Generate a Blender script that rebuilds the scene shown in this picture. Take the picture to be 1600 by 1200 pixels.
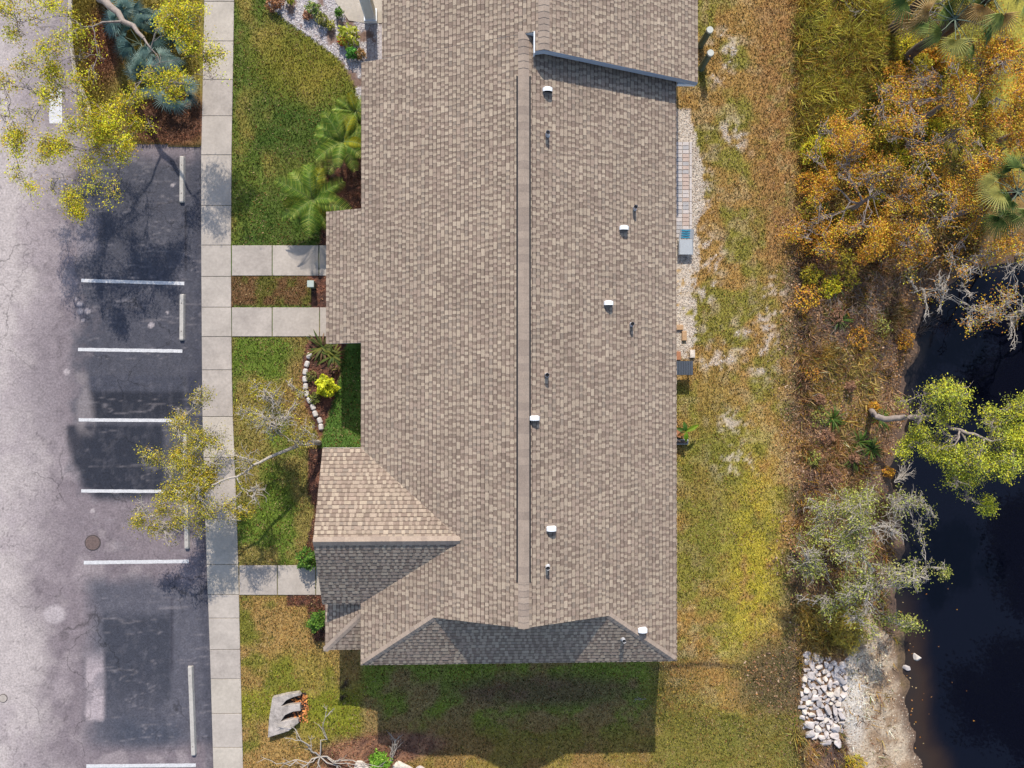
import bpy, bmesh, math, random
import numpy as np
from mathutils import Vector, Matrix

random.seed(11)
RNG = np.random.default_rng(11)
for o in list(bpy.data.objects):
    bpy.data.objects.remove(o)
scene = bpy.context.scene
COL = scene.collection

# ------------------------------------------------------------------ camera
H = 32.4                    # flying height
F = 1295.0                  # focal length in photo pixels (1600 wide)
NX, NY = 750.0, 610.0       # pixel straight below the drone
fwd = Vector((800 - NX, -(600 - NY), -F)).normalized()
right = fwd.cross(Vector((0, 1, 0))).normalized()
up = right.cross(fwd).normalized()
cam_d = bpy.data.cameras.new('camera')
cam = bpy.data.objects.new('camera', cam_d)
COL.objects.link(cam)
cam.matrix_world = Matrix(((right.x, up.x, -fwd.x, 0), (right.y, up.y, -fwd.y, 0),
                           (right.z, up.z, -fwd.z, H), (0, 0, 0, 1)))
cam_d.sensor_width = 36.0
cam_d.lens = 36.0 * F / 1600.0
cam_d.clip_start = 0.5
cam_d.clip_end = 600
scene.camera = cam
scene.render.resolution_x, scene.render.resolution_y = 1024, 768

# ------------------------------------------------------------------ light
SUN_EL, SUN_AZ = math.radians(41), math.radians(-2)   # azimuth from +Y (image top), positive to +X
world = bpy.data.worlds.new('World')
scene.world = world
world.use_nodes = True
wn = world.node_tree
sky = wn.nodes.new('ShaderNodeTexSky')
sky.sky_type = 'NISHITA'
sky.sun_disc = False
sky.sun_elevation = SUN_EL
sky.sun_rotation = SUN_AZ
wn.nodes['Background'].inputs['Strength'].default_value = 0.15
wn.links.new(sky.outputs[0], wn.nodes['Background'].inputs['Color'])
sl = bpy.data.lights.new('sun', 'SUN')
sl.energy = 3.35
sl.angle = math.radians(0.6)
sl.color = (1.0, 0.95, 0.86)
sun = bpy.data.objects.new('sun', sl)
COL.objects.link(sun)
sdir = Vector((math.sin(SUN_AZ) * math.cos(SUN_EL), math.cos(SUN_AZ) * math.cos(SUN_EL), math.sin(SUN_EL)))
sun.rotation_euler = sdir.to_track_quat('Z', 'Y').to_euler()
sun.location = (0, 30, 40)
scene.view_settings.view_transform = 'Standard'
scene.view_settings.look = 'None'
scene.view_settings.exposure = 0.66
scene.view_settings.gamma = 1.0

# ------------------------------------------------------------------ helpers
def P(px, py, z=0.0):
    d = fwd * F + right * (px - 800) + up * (600 - py)
    t = (z - H) / d.z
    return Vector((d.x * t, d.y * t, z))

_R = np.array([[right.x, right.y, right.z], [up.x, up.y, up.z], [fwd.x, fwd.y, fwd.z]])
def pix(x, y, z=0.0):
    x = np.asarray(x, float); y = np.asarray(y, float); z = np.zeros_like(x) + z
    v = np.stack([x, y, z - H])
    c = np.tensordot(_R, v, 1)
    return 800 + F * c[0] / c[2], 600 - F * c[1] / c[2]

def lin(c):
    c = np.asarray(c, float) / 255.0
    return np.where(c <= 0.04045, c / 12.92, ((c + 0.055) / 1.055) ** 2.4)
def C(r, g, b, k=1.5):
    return lin((r, g, b)) / k

def sst(a, b, x):
    t = np.clip((np.asarray(x, float) - a) / (b - a), 0, 1)
    return t * t * (3 - 2 * t)

def vnoise(x, y, seed=0):
    r = np.random.default_rng(seed + 77).random((256, 256))
    xi = np.floor(x).astype(int); yi = np.floor(y).astype(int)
    fx = x - xi; fy = y - yi
    fx = fx * fx * (3 - 2 * fx); fy = fy * fy * (3 - 2 * fy)
    a = r[xi % 256, yi % 256]; b = r[(xi + 1) % 256, yi % 256]
    c = r[xi % 256, (yi + 1) % 256]; d = r[(xi + 1) % 256, (yi + 1) % 256]
    return (a * (1 - fx) + b * fx) * (1 - fy) + (c * (1 - fx) + d * fx) * fy
def fbm(x, y, s, seed=0, o=4):
    x = np.asarray(x, float); y = np.asarray(y, float)
    t = np.zeros_like(x); a = 0.5; w = 0
    for i in range(o):
        t += a * vnoise(x * s + 31.7 * i, y * s + 17.3 * i, seed + i); w += a
        a *= 0.5; s *= 2.03
    return t / w

def in_poly(px, py, poly):
    px = np.asarray(px, float); py = np.asarray(py, float)
    r = np.zeros(px.shape, bool)
    n = len(poly)
    for i in range(n):
        x1, y1 = poly[i]; x2, y2 = poly[(i + 1) % n]
        if y1 == y2: continue
        c = ((y1 > py) != (y2 > py)) & (px < (x2 - x1) * (py - y1) / (y2 - y1) + x1)
        r ^= c
    return r
def blob(px, py, cx, cy, rx, ry, soft=0.5):
    d = np.sqrt(((px - cx) / rx) ** 2 + ((py - cy) / ry) ** 2)
    return 1 - sst(1 - soft, 1 + soft, d)

# ------------------------------------------------------------------ materials
def new_mat(name):
    m = bpy.data.materials.new(name); m.use_nodes = True
    return m, m.node_tree, m.node_tree.nodes['Principled BSDF']
def mat(name, color=None, rough=0.8, var=0.25, scale=6.0, bump=0.0, bscale=40.0, attr=False, metal=0.0,
        spec=0.3, trans=0.0, fine=None):
    m, nt, b = new_mat(name)
    N, L = nt.nodes, nt.links
    b.inputs['Roughness'].default_value = rough
    b.inputs['Metallic'].default_value = metal
    b.inputs['Specular IOR Level'].default_value = spec
    geo = N.new('ShaderNodeNewGeometry')
    if attr:
        src = N.new('ShaderNodeAttribute'); src.attribute_name = 'Col'; cs = src.outputs['Color']
    else:
        src = N.new('ShaderNodeRGB'); src.outputs[0].default_value = (*[float(v) for v in color], 1); cs = src.outputs[0]
    def modulate(cs, sc, amount, detail):
        n = N.new('ShaderNodeTexNoise'); n.inputs['Scale'].default_value = sc
        n.inputs['Detail'].default_value = detail; n.inputs['Roughness'].default_value = 0.65
        L.new(geo.outputs['Position'], n.inputs['Vector'])
        mr = N.new('ShaderNodeMapRange')
        mr.inputs[1].default_value = 0.25; mr.inputs[2].default_value = 0.75
        mr.inputs[3].default_value = 1 - amount; mr.inputs[4].default_value = 1 + amount
        L.new(n.outputs[0], mr.inputs[0])
        mx = N.new('ShaderNodeVectorMath'); mx.operation = 'SCALE'
        L.new(cs, mx.inputs[0]); L.new(mr.outputs[0], mx.inputs['Scale'])
        return mx.outputs[0]
    if var > 0: cs = modulate(cs, scale, var, 6)
    if fine: cs = modulate(cs, fine[0], fine[1], 3)
    L.new(cs, b.inputs['Base Color'])
    if bump > 0:
        n = N.new('ShaderNodeTexNoise'); n.inputs['Scale'].default_value = bscale; n.inputs['Detail'].default_value = 4
        L.new(geo.outputs['Position'], n.inputs['Vector'])
        bp = N.new('ShaderNodeBump'); bp.inputs['Strength'].default_value = bump; bp.inputs['Distance'].default_value = 0.02
        L.new(n.outputs[0], bp.inputs['Height']); L.new(bp.outputs[0], b.inputs['Normal'])
    if trans > 0:
        t = N.new('ShaderNodeBsdfTranslucent'); L.new(cs, t.inputs['Color'])
        ms = N.new('ShaderNodeMixShader'); ms.inputs[0].default_value = trans
        L.new(b.outputs[0], ms.inputs[1]); L.new(t.outputs[0], ms.inputs[2])
        L.new(ms.outputs[0], N['Material Output'].inputs['Surface'])
    return m

M = {}
M['ground'] = mat('soil_and_turf', rough=0.95, attr=True, var=0.3, scale=9, bump=0.6, bscale=30, fine=(13, 0.4))
M['asphalt'] = mat('weathered_asphalt', rough=0.9, attr=True, var=0.14, scale=3.2, bump=0.6, bscale=30, fine=(13, 0.34))
def add_cracks(m, sc, width, dark):
    nt = m.node_tree; N, L = nt.nodes, nt.links; b = N['Principled BSDF']
    src = b.inputs['Base Color'].links[0].from_socket
    g_ = N.new('ShaderNodeNewGeometry')
    nz_ = N.new('ShaderNodeTexNoise'); nz_.inputs['Scale'].default_value = 1.1; nz_.inputs['Detail'].default_value = 5
    L.new(g_.outputs['Position'], nz_.inputs['Vector'])
    ad = N.new('ShaderNodeVectorMath'); ad.operation = 'MULTIPLY_ADD'; ad.inputs[1].default_value = (1.6, 1.6, 0)
    L.new(nz_.outputs['Color'], ad.inputs[0]); L.new(g_.outputs['Position'], ad.inputs[2])
    vo = N.new('ShaderNodeTexVoronoi'); vo.feature = 'DISTANCE_TO_EDGE'; vo.inputs['Scale'].default_value = sc
    L.new(ad.outputs[0], vo.inputs['Vector'])
    mr = N.new('ShaderNodeMapRange'); mr.inputs[1].default_value = 0; mr.inputs[2].default_value = width; mr.inputs[3].default_value = dark; mr.inputs[4].default_value = 1
    L.new(vo.outputs['Distance'], mr.inputs[0])
    n2_ = N.new('ShaderNodeTexNoise'); n2_.inputs['Scale'].default_value = .35
    L.new(g_.outputs['Position'], n2_.inputs['Vector'])
    gt = N.new('ShaderNodeMapRange'); gt.inputs[1].default_value = .42; gt.inputs[2].default_value = .58
    L.new(n2_.outputs[0], gt.inputs[0])
    mx = N.new('ShaderNodeMix'); mx.data_type = 'FLOAT'; mx.inputs[2].default_value = 1.0
    L.new(gt.outputs[0], mx.inputs[0]); L.new(mr.outputs[0], mx.inputs[3])
    sc_ = N.new('ShaderNodeVectorMath'); sc_.operation = 'SCALE'
    L.new(src, sc_.inputs[0]); L.new(mx.outputs[0], sc_.inputs['Scale']); L.new(sc_.outputs[0], b.inputs['Base Color'])
add_cracks(M['asphalt'], .42, .012, .5)
M['concrete'] = mat('concrete', C(198, 185, 172), rough=0.9, var=0.2, scale=1.1, bump=0.15, bscale=90, fine=(9, 0.12))
M['concrete_b'] = mat('concrete_pale', C(203, 190, 174), rough=0.9, var=0.18, scale=1.0, bump=0.15, bscale=90, fine=(9, 0.12))
M['concrete_c'] = mat('concrete_dull', C(192, 179, 167), rough=0.9, var=0.22, scale=1.5, bump=0.15, bscale=90, fine=(9, 0.14))
M['old_concrete'] = mat('stained_concrete', C(186, 174, 164), rough=0.95, var=0.6, scale=4.5, bump=0.4, bscale=30)
M['stop'] = mat('wheel_stop_concrete', C(200, 192, 182), rough=0.9, var=0.22, scale=5, bump=0.2, bscale=60)
M['paint'] = mat('road_paint', C(226, 222, 220), rough=0.7, var=0.2, scale=9, fine=(40, 0.3))
M['shingle'] = mat('asphalt_shingle', rough=0.95, attr=True, var=0.11, scale=0.9, bump=0.3, bscale=110, fine=(22, 0.2), spec=0.15)
M['deck'] = mat('roof_deck', C(120, 104, 95), rough=0.95)
M['cap'] = mat('ridge_shingle', C(180, 160, 143), rough=0.95, var=0.14, scale=2.5, bump=0.3, bscale=110, fine=(22, 0.16), spec=0.15)
M['cap_b'] = mat('ridge_shingle_dark', C(168, 149, 134), rough=0.95, var=0.14, scale=2.5, bump=0.3, bscale=110, fine=(22, 0.16), spec=0.15)
M['black'] = mat('black_plastic_and_holes', (0.012, 0.012, 0.014), rough=0.7, var=0)
M['white'] = mat('white_trim', (0.72, 0.74, 0.77), rough=0.5, var=0.06, scale=3)
M['fascia'] = mat('painted_fascia', (0.62, 0.62, 0.62), rough=0.6, var=0.08, scale=3)
M['fascia_shaded'] = mat('shaded_fascia', (0.30, 0.34, 0.40), rough=0.6, var=0.1, scale=4)  # fascia colour darkened to look shaded on the face turned from the sun
M['stucco'] = mat('beige_stucco', C(205, 184, 160), rough=0.95, var=0.1, scale=3, bump=0.3, bscale=80)
M['vent'] = mat('white_painted_metal', (0.78, 0.79, 0.8), rough=0.4, var=0.05, scale=8)
M['lead'] = mat('grey_pipe', (0.5, 0.5, 0.52), rough=0.55, var=0.1, scale=20)
M['iron'] = mat('rusty_iron', C(125, 105, 98), rough=0.7, var=0.3, scale=14, bump=0.4, bscale=50)
M['iron_ring'] = mat('iron_ring', C(85, 75, 72), rough=0.7, var=0.2, scale=14)
M['bark'] = mat('grey_bark', C(165, 150, 140), rough=0.95, var=0.35, scale=9, bump=0.5, bscale=40)
M['pale_bark'] = mat('pale_bark', C(198, 186, 172), rough=0.95, var=0.3, scale=9, bump=0.4, bscale=40)
M['dark_bark'] = mat('dark_bark', C(110, 95, 88), rough=0.95, var=0.35, scale=9, bump=0.5, bscale=40)
M['leaf'] = mat('leaf', attr=True, rough=0.6, var=0, trans=0.35, spec=0.2)
M['blade'] = mat('grass_blade', attr=True, rough=0.8, var=0, trans=0.3, spec=0.1)
M['litter'] = mat('dry_leaf', attr=True, rough=0.9, var=0, spec=0.1)
M['pebble'] = mat('pebble', attr=True, rough=0.85, var=0.1, scale=30)
M['rock'] = mat('limestone_rock', C(226, 212, 203), rough=0.95, var=0.4, scale=5, bump=0.5, bscale=25, fine=(30, 0.1))
M['rock_b'] = mat('grey_rock', C(200, 189, 184), rough=0.95, var=0.4, scale=5, bump=0.5, bscale=25, fine=(30, 0.1))
M['rock_c'] = mat('tan_rock', C(236, 220, 204), rough=0.95, var=0.4, scale=5, bump=0.5, bscale=25, fine=(30, 0.1))
M['edging'] = mat('cast_edging', C(222, 212, 204), rough=0.9, var=0.15, scale=8, bump=0.2, bscale=60)
M['greenbox'] = mat('grey_green_enamel', C(196, 206, 196), rough=0.5, var=0.06, scale=8)
M['post_green'] = mat('faded_green_plastic', C(118, 130, 108), rough=0.6, var=0.15, scale=10)
M['post_cap'] = mat('sun_bleached_plastic', C(215, 216, 205), rough=0.6, var=0.1, scale=10)
M['table'] = mat('charcoal_resin', C(82, 88, 98), rough=0.6, var=0.12, scale=12)
M['teal'] = mat('teal_strap', C(70, 175, 205), rough=0.5, var=0.1, scale=12)
M['greyplastic'] = mat('pale_grey_plastic', C(192, 196, 200), rough=0.5, var=0.08, scale=10)
M['terracotta'] = mat('terracotta', C(190, 130, 95), rough=0.9, var=0.2, scale=12)
M['paver_r'] = mat('red_paver', C(214, 190, 176), rough=0.95, var=0.15, scale=9, bump=0.2)
M['paver_g'] = mat('grey_paver', C(196, 190, 188), rough=0.95, var=0.15, scale=9, bump=0.2)
M['paver_w'] = mat('pale_paver', C(222, 210, 203), rough=0.95, var=0.12, scale=9, bump=0.2)
M['tan_block'] = mat('tan_block', C(205, 165, 125), rough=0.95, var=0.2, scale=12, bump=0.3)
M['glass'] = mat('window_glass', (0.03, 0.04, 0.05), rough=0.08, var=0, spec=0.6)
M['door'] = mat('door_paint', (0.35, 0.3, 0.26), rough=0.5, var=0.05)

# ------------------------------------------------------------------ object helpers
def setp(o, label=None, cat=None, group=None, kind=None):
    if label: o['label'] = label
    if cat: o['category'] = cat
    if group: o['group'] = group
    if kind: o['kind'] = kind
    return o
def thing(name, label, cat, loc=(0, 0, 0), group=None):
    o = bpy.data.objects.new(name, None); COL.objects.link(o)
    o.location = loc; o.empty_display_size = 0.2
    return setp(o, label, cat, group)
def worig(o):
    v = Vector((0, 0, 0))
    while o is not None:
        v += Vector(o.location); o = o.parent
    return v
def link(me, name, parent=None, origin=None):
    o = bpy.data.objects.new(name, me); COL.objects.link(o)
    if parent is not None: o.parent = parent
    return o
def mesh_np(name, V, Fq, mats, cols=None, parent=None, smooth=False, origin=None):
    """V (n,3) world coords, Fq (m,k) equal-sized faces; per-vertex colours."""
    V = np.asarray(V, float); Fq = np.asarray(Fq, np.int64)
    base = worig(parent) if parent is not None else (Vector(origin) if origin is not None else Vector((0, 0, 0)))
    V = V - np.array(base)
    me = bpy.data.meshes.new(name)
    k = Fq.shape[1]
    me.vertices.add(len(V)); me.vertices.foreach_set('co', V.ravel())
    me.loops.add(Fq.size); me.loops.foreach_set('vertex_index', Fq.ravel().astype(np.int32))
    me.polygons.add(len(Fq)); me.polygons.foreach_set('loop_start', (np.arange(len(Fq)) * k).astype(np.int32))
    me.update(calc_edges=True)
    if cols is not None:
        a = me.color_attributes.new('Col', 'FLOAT_COLOR', 'POINT')
        cc = np.ones((len(V), 4), np.float32); cc[:, :3] = cols
        a.data.foreach_set('color', cc.ravel())
    me.materials.append(mats)
    if smooth:
        me.polygons.foreach_set('use_smooth', np.ones(len(Fq), bool))
    o = link(me, name, parent)
    if parent is None: o.location = base
    return o
def mesh_py(name, V, Fs, m, parent=None, fcols=None, smooth=False, local=False, origin=None):
    base = worig(parent) if parent is not None else (Vector(origin) if origin is not None else Vector((0, 0, 0)))
    if local: base = Vector((0, 0, 0))
    me = bpy.data.meshes.new(name)
    me.from_pydata([tuple(Vector(v) - base) for v in V], [], Fs)
    if fcols is not None:
        a = me.color_attributes.new('Col', 'FLOAT_COLOR', 'CORNER')
        arr = []
        for f, c in zip(Fs, fcols): arr.extend([c[0], c[1], c[2], 1.0] * len(f))
        a.data.foreach_set('color', np.array(arr, np.float32))
    me.materials.append(m)
    if smooth:
        for p in me.polygons: p.use_smooth = True
    me.update()
    o = link(me, name, parent)
    if parent is None and not local: o.location = base
    return o
def bm_obj(name, bm, m, parent=None, origin=None, smooth=False):
    base = worig(parent) if parent is not None else (Vector(origin) if origin is not None else Vector((0, 0, 0)))
    bmesh.ops.translate(bm, verts=bm.verts, vec=-base)
    bmesh.ops.recalc_face_normals(bm, faces=bm.faces)
    me = bpy.data.meshes.new(name); bm.to_mesh(me); bm.free()
    me.materials.append(m)
    if smooth:
        for p in me.polygons: p.use_smooth = True
    o = link(me, name, parent)
    if parent is None: o.location = base
    return o
def box_bm(bm, x0, x1, y0, y1, z0, z1, bev=0.0):
    r = bmesh.ops.create_cube(bm, size=1.0, matrix=Matrix.Translation(((x0 + x1) / 2, (y0 + y1) / 2, (z0 + z1) / 2)) @
                              Matrix.Diagonal((abs(x1 - x0), abs(y1 - y0), abs(z1 - z0), 1)))
    if bev > 0:
        es = list({e for v in r['verts'] for e in v.link_edges})
        bmesh.ops.bevel(bm, geom=es, offset=bev, segments=1, affect='EDGES')
def box(name, x0, x1, y0, y1, z0, z1, m, parent=None, bev=0.0, origin=None):
    bm = bmesh.new(); box_bm(bm, x0, x1, y0, y1, z0, z1, bev)
    return bm_obj(name, bm, m, parent, origin)
def prism(name, pts, z0, z1, m, parent=None, bev=0.0, origin=None):
    """pts: list of (x,y) world outline, z0/z1 scalars."""
    bm = bmesh.new()
    vs = [bm.verts.new((p[0], p[1], z1)) for p in pts]
    f = bm.faces.new(vs)
    if bev > 0:
        pass
    r = bmesh.ops.extrude_face_region(bm, geom=[f])
    for v in r['geom']:
        if isinstance(v, bmesh.types.BMVert): v.co.z = z0
    if bev > 0:
        es = [e for e in bm.edges if all(abs(v.co.z - z1) < 1e-6 for v in e.verts)]
        bmesh.ops.bevel(bm, geom=es, offset=bev, segments=1, affect='EDGES')
    return bm_obj(name, bm, m, parent, origin)
def cyl_bm(bm, c, r0, r1, h, seg=16, cap=True):
    bmesh.ops.create_cone(bm, cap_ends=cap, segments=seg, radius1=r0, radius2=r1, depth=h,
                          matrix=Matrix.Translation((c[0], c[1], c[2] + h / 2)))

# ------------------------------------------------------------------ terrain
POND = [(1600, 405), (1530, 420), (1480, 450), (1455, 500), (1447, 560), (1432, 620), (1440, 660), (1412, 740),
        (1430, 800), (1425, 880), (1418, 960), (1430, 1010), (1432, 1060), (1440, 1120), (1450, 1170), (1465, 1230),
        (1480, 1500), (2600, 1500), (2600, 405)]
_pp = np.array(POND, float)
def pond_dist(px, py):
    """signed pixel distance to the pond outline, positive on land"""
    px = np.asarray(px, float); py = np.asarray(py, float)
    d = np.full(px.shape, 1e9)
    for i in range(len(_pp) - 1):
        a = _pp[i]; b = _pp[i + 1]; ab = b - a
        t = np.clip(((px - a[0]) * ab[0] + (py - a[1]) * ab[1]) / (ab @ ab), 0, 1)
        d = np.minimum(d, np.hypot(px - a[0] - t * ab[0], py - a[1] - t * ab[1]))
    return np.where(in_poly(px, py, POND), -d, d) + np.exp(-(d / 30) ** 2) * (6 * np.sin(px / 23 + py / 41) * np.sin(py / 17 - px / 60) + 3 * np.sin(py / 7 + px / 13))
WATER_Z = -1.0
SW_Y = [-400, 0, 240, 400, 560, 650, 800, 900, 1000, 1200, 1500]
SW_L = [322, 319, 314, 314, 315, 316, 320, 323, 327, 333, 342]
SW_R = [369, 366, 362, 361, 362, 364, 370, 373, 375, 380, 388]
def swl(y): return np.interp(y, SW_Y, SW_L)
def swr(y): return np.interp(y, SW_Y, SW_R)
ISLAND = [(112, -500), (112, 60), (120, 120), (140, 165), (150, 226), (316, 228), (322, -500)]
def gz(x, y):
    x = np.asarray(x, float); y = np.asarray(y, float)
    px, py = pix(x, y)
    z = 0.06 + 0.05 * (fbm(x, y, 0.35, 5) - 0.5)
    fl = 1 - sst(4, 26, px - swr(py))              # flat near the sidewalk
    z = z * (1 - fl) + 0.06 * fl
    z = z - 1.25 * sst(985, 1165, py) * sst(520, 680, px) * sst(1150, 1020, px) - .25 * sst(1080, 1200, py) * sst(1000, 1150, px)  # lawn dip shaped to make the house shadow fall longer
    pd = pond_dist(px, py)
    z = z - 0.25 * sst(320, 60, pd)
    z = np.where(pd < 130, z - (z - WATER_Z) * sst(130, 0, pd) ** 1.3, z)
    z = np.where(pd < 0, WATER_Z + .01 * pd - 0.8 * sst(0, 220, -pd), z)
    z = z + np.where((pd < 60) & (pd > 0), .06 * fbm(x, y, 1.3, 71), 0)
    road = (px < swl(py) + 20) & ~in_poly(px, py, ISLAND)
    z = np.where(road, -0.10, z)
    isl = in_poly(px, py, ISLAND)
    z = np.where(isl, 0.07 + 0.08 * (fbm(x, y, 0.6, 9) - 0.5), z)
    return z
def gz1(x, y): return float(gz(np.array([x]), np.array([y]))[0])
def G(px, py, dz=0.0):
    """pixel to the point of the ground it shows"""
    z = 0.0
    for _ in range(5):
        p = P(px, py, z); z = gz1(p.x, p.y)
    p = P(px, py, z); p.z = z + dz
    return p

LAWN1 = [(366, -60), (415, -60), (420, 10), (455, 38), (490, 62), (530, 92), (548, 120), (560, 150), (566, 190), (530, 240),
         (512, 320), (505, 384), (361, 384)]
STRIP = [(361, 432), (487, 432), (487, 479), (361, 479)]
LAWN2 = [(362, 527), (484, 527), (474, 560), (470, 590), (476, 630), (490, 660), (497, 690), (486, 705), (480, 760), (492, 800),
         (480, 850), (484, 883), (372, 883)]
COURT = [(541, 530), (600, 530), (600, 720), (500, 720), (502, 690), (509, 660), (524, 620)]
BED = [(484, 520), (545, 520), (541, 540), (524, 620), (509, 662), (500, 690), (490, 660), (476, 630), (470, 590), (474, 560)]
WBED = [(415, -60), (600, -60), (600, 170), (566, 190), (560, 150), (548, 120), (530, 92), (490, 62), (455, 38), (420, 10)]
SAND = [(1325, 1035), (1350, 1000), (1372, 960), (1385, 985), (1415, 1010), (1425, 1080), (1450, 1170), (1475, 1260), (1350, 1260),
        (1330, 1170), (1312, 1100)]
HOUSE = [(586, -60), (1060, -60), (1060, 150), (1030, 150), (1030, 1000), (590, 1000), (590, 930), (525, 930), (525, 715), (590, 715),
         (590, 545), (535, 545), (535, 345), (590, 345)]

def mix(a, b, t):
    t = np.asarray(t)[..., None]
    return a * (1 - t) + np.asarray(b) * t
def ground_color(x, y):
    px, py = pix(x, y)
    n1 = fbm(x, y, 0.28, 1); n2 = fbm(x, y, 0.9, 2); n3 = fbm(x, y, 2.6, 3); n4 = fbm(x, y, 6.0, 4)
    col = np.zeros(np.shape(x) + (3,)) + C(140, 128, 58)
    col = mix(col, C(172, 145, 85), sst(0.42, 0.62, n2) * 0.8)
    col = mix(col, C(98, 106, 40), sst(0.5, 0.66, n1) * 0.7)
    # front lawn
    f = ((px < 575) & (py < 520)).astype(float)
    lawn = mix(np.zeros_like(col) + C(112, 126, 48), C(160, 144, 70), sst(0.42, 0.62, n2))
    lawn = mix(lawn, C(80, 106, 38), sst(0.46, 0.62, n1) * 0.9)
    lawn = mix(lawn, C(150, 140, 50), blob(px, py, 480, 100, 80, 55, 0.6) * 0.7)
    col = mix(col, lawn, f)
    f2 = in_poly(px, py, LAWN2).astype(float)
    l2 = mix(np.zeros_like(col) + C(114, 134, 48), C(164, 142, 80), sst(0.42, 0.6, n2) * 0.8)
    l2 = mix(l2, C(165, 128, 78), blob(px, py, 470, 620, 26, 70, 0.5) * 0.7)
    col = mix(col, l2, f2)
    st = in_poly(px, py, STRIP).astype(float)
    col = mix(col, mix(np.zeros_like(col) + C(128, 95, 62), C(110, 105, 45), sst(0.5, 0.62, n3)), st)
    ct = in_poly(px, py, COURT).astype(float)
    col = mix(col, C(98, 130, 54), ct)
    # bottom-left lawn
    b = sst(925, 935, py) * sst(1040, 1000, px)
    lb = mix(np.zeros_like(col) + C(182, 146, 86), C(136, 132, 54), sst(0.5, 0.66, n2))
    g = np.clip(blob(px, py, 560, 1120, 110, 50, 0.5) + blob(px, py, 470, 1045, 60, 30, 0.6) * 0.5 + blob(px, py, 400, 1100, 40, 25), 0, 1)
    lb = mix(lb, C(146, 148, 42), g * 0.85)
    sh = sst(556, 575, px) * sst(1000, 1045, py)
    shc = mix(np.zeros_like(col) + C(150, 160, 62), C(175, 146, 92), sst(0.44, 0.6, n2))  # grass in the house shadow coloured lighter to stand in for fill light
    shc = mix(shc, C(165, 128, 70), sst(1120, 1190, py) * 0.7)
    shc = mix(shc, C(128, 98, 78), blob(px, py, 850, 1090, 140, 30, 0.5) * 0.8)
    lb = mix(lb, shc, sh)
    col = mix(col, lb, b)
    col = mix(col, C(70, 52, 45), np.maximum(blob(px, py, 536, 1066, 9, 12, .4), blob(px, py, 540, 1090, 10, 7, .4)) * sst(0.4, 0.55, n4))
    # right yard
    r = sst(1035, 1055, px)
    ry = mix(np.zeros_like(col) + C(188, 148, 84), C(156, 146, 64), sst(0.46, 0.62, n2))
    ry = mix(ry, C(205, 178, 130), sst(0.52, 0.68, n3) * 0.55)
    ry = mix(ry, C(178, 132, 82), blob(px + 24 * (n3 - .5), py, 1212, 180, 34, 330, 0.6) * 0.75 * sst(.25, .5, n4))
    ry = mix(ry, C(196, 178, 62), blob(px, py, 1172, 870, 44, 170, 0.7) * 0.95 * sst(.28, .52, n3))
    ry = mix(ry, C(176, 160, 72), blob(px, py, 1080, 1150, 60, 70, 0.6) * 0.8 * sst(.3, .5, n3))
    ry = mix(ry, C(140, 138, 58), blob(px, py, 1110, 760, 50, 160, 0.6) * 0.6)
    for (cx, cy, rx, rr) in [(1130, 95, 22, 36), (1145, 215, 26, 22), (1210, 470, 22, 40), (1140, 660, 24, 16), (1155, 720, 30, 22), (1100, 400, 26, 26),
                             (1128, 525, 34, 18), (1120, 565, 26, 12), (1190, 545, 24, 40), (1098, 300, 14, 40), (1240, 130, 5, 30), (1100, 450, 20, 24)]:
        ry = mix(ry, C(218, 200, 185), blob(px, py, cx, cy, rx * 1.2, rr * 1.2, 0.8) * sst(0.5, 0.62, .5 * n3 + .5 * n4) * .75)
    # green rank grass strip and leaf litter by the pond
    tg = sst(1232, 1258, px + 46 * (n3 - .5) + 20 * (n2 - .5)) * sst(330, 230, py)
    ry = mix(ry, mix(np.zeros_like(col) + C(172, 160, 66), C(134, 130, 52), sst(0.45, 0.62, n3)), tg)
    ll = sst(1215, 1260, px + 40 * (n2 - 0.5)) * sst(250, 420, py)
    lc = mix(np.zeros_like(col) + C(150, 116, 88), C(108, 88, 78), sst(0.42, 0.6, n2))
    lc = mix(lc, C(150, 132, 60), sst(0.52, 0.66, n1) * 0.7)
    lc = mix(lc, C(172, 142, 112), sst(0.55, 0.7, n3) * 0.5)
    ry = mix(ry, lc, ll)
    gg = blob(px, py, 1210, 1060, 60, 60, 0.5)
    ry = mix(ry, C(112, 96, 68), gg * 0.9)
    lr = sst(1100, 1130, py) * sst(1270, 1240, px)
    ry = mix(ry, C(138, 132, 58), lr * 0.8)
    ry = mix(ry, C(170, 145, 60), blob(px, py, 1300, 975, 60, 45, 0.5) * 0.8)
    col = mix(col, ry, r)
    # drainage line running right from the house corner
    yl = 1046 - 0.02 * (px - 1000) + 5 * np.sin(px / 37)
    col = mix(col, C(88, 72, 52), np.exp(-((py - yl) / 4.5) ** 2) * sst(1010, 1040, px) * sst(1200, 1140, px) * 0.8)
    # mulch
    mul = in_poly(px, py, BED) | in_poly(px, py, [(484, 425), (530, 425), (530, 485), (487, 485)]) | \
        in_poly(px, py, [(482, 700), (530, 700), (530, 890), (484, 884), (478, 850), (492, 800), (480, 760)]) | \
        in_poly(px, py, [(512, 240), (575, 190), (575, 384), (498, 384), (508, 330)]) | \
        in_poly(px, py, [(448, 929), (520, 929), (520, 1000), (492, 1000), (480, 948), (450, 945)])
    col = mix(col, mix(np.zeros_like(col) + C(128, 84, 66), C(82, 58, 50), sst(0.42, 0.62, n4)), mul.astype(float))
    mb = np.clip(blob(px, py, 610, 1182, 85, 26, 0.4) + blob(px, py, 560, 1192, 70, 40, 0.4), 0, 1)
    col = mix(col, mix(np.zeros_like(col) + C(168, 122, 92), C(128, 92, 74), sst(0.42, 0.6, n3)), mb)
    # shell beds
    wb = in_poly(px, py, WBED).astype(float)
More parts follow.
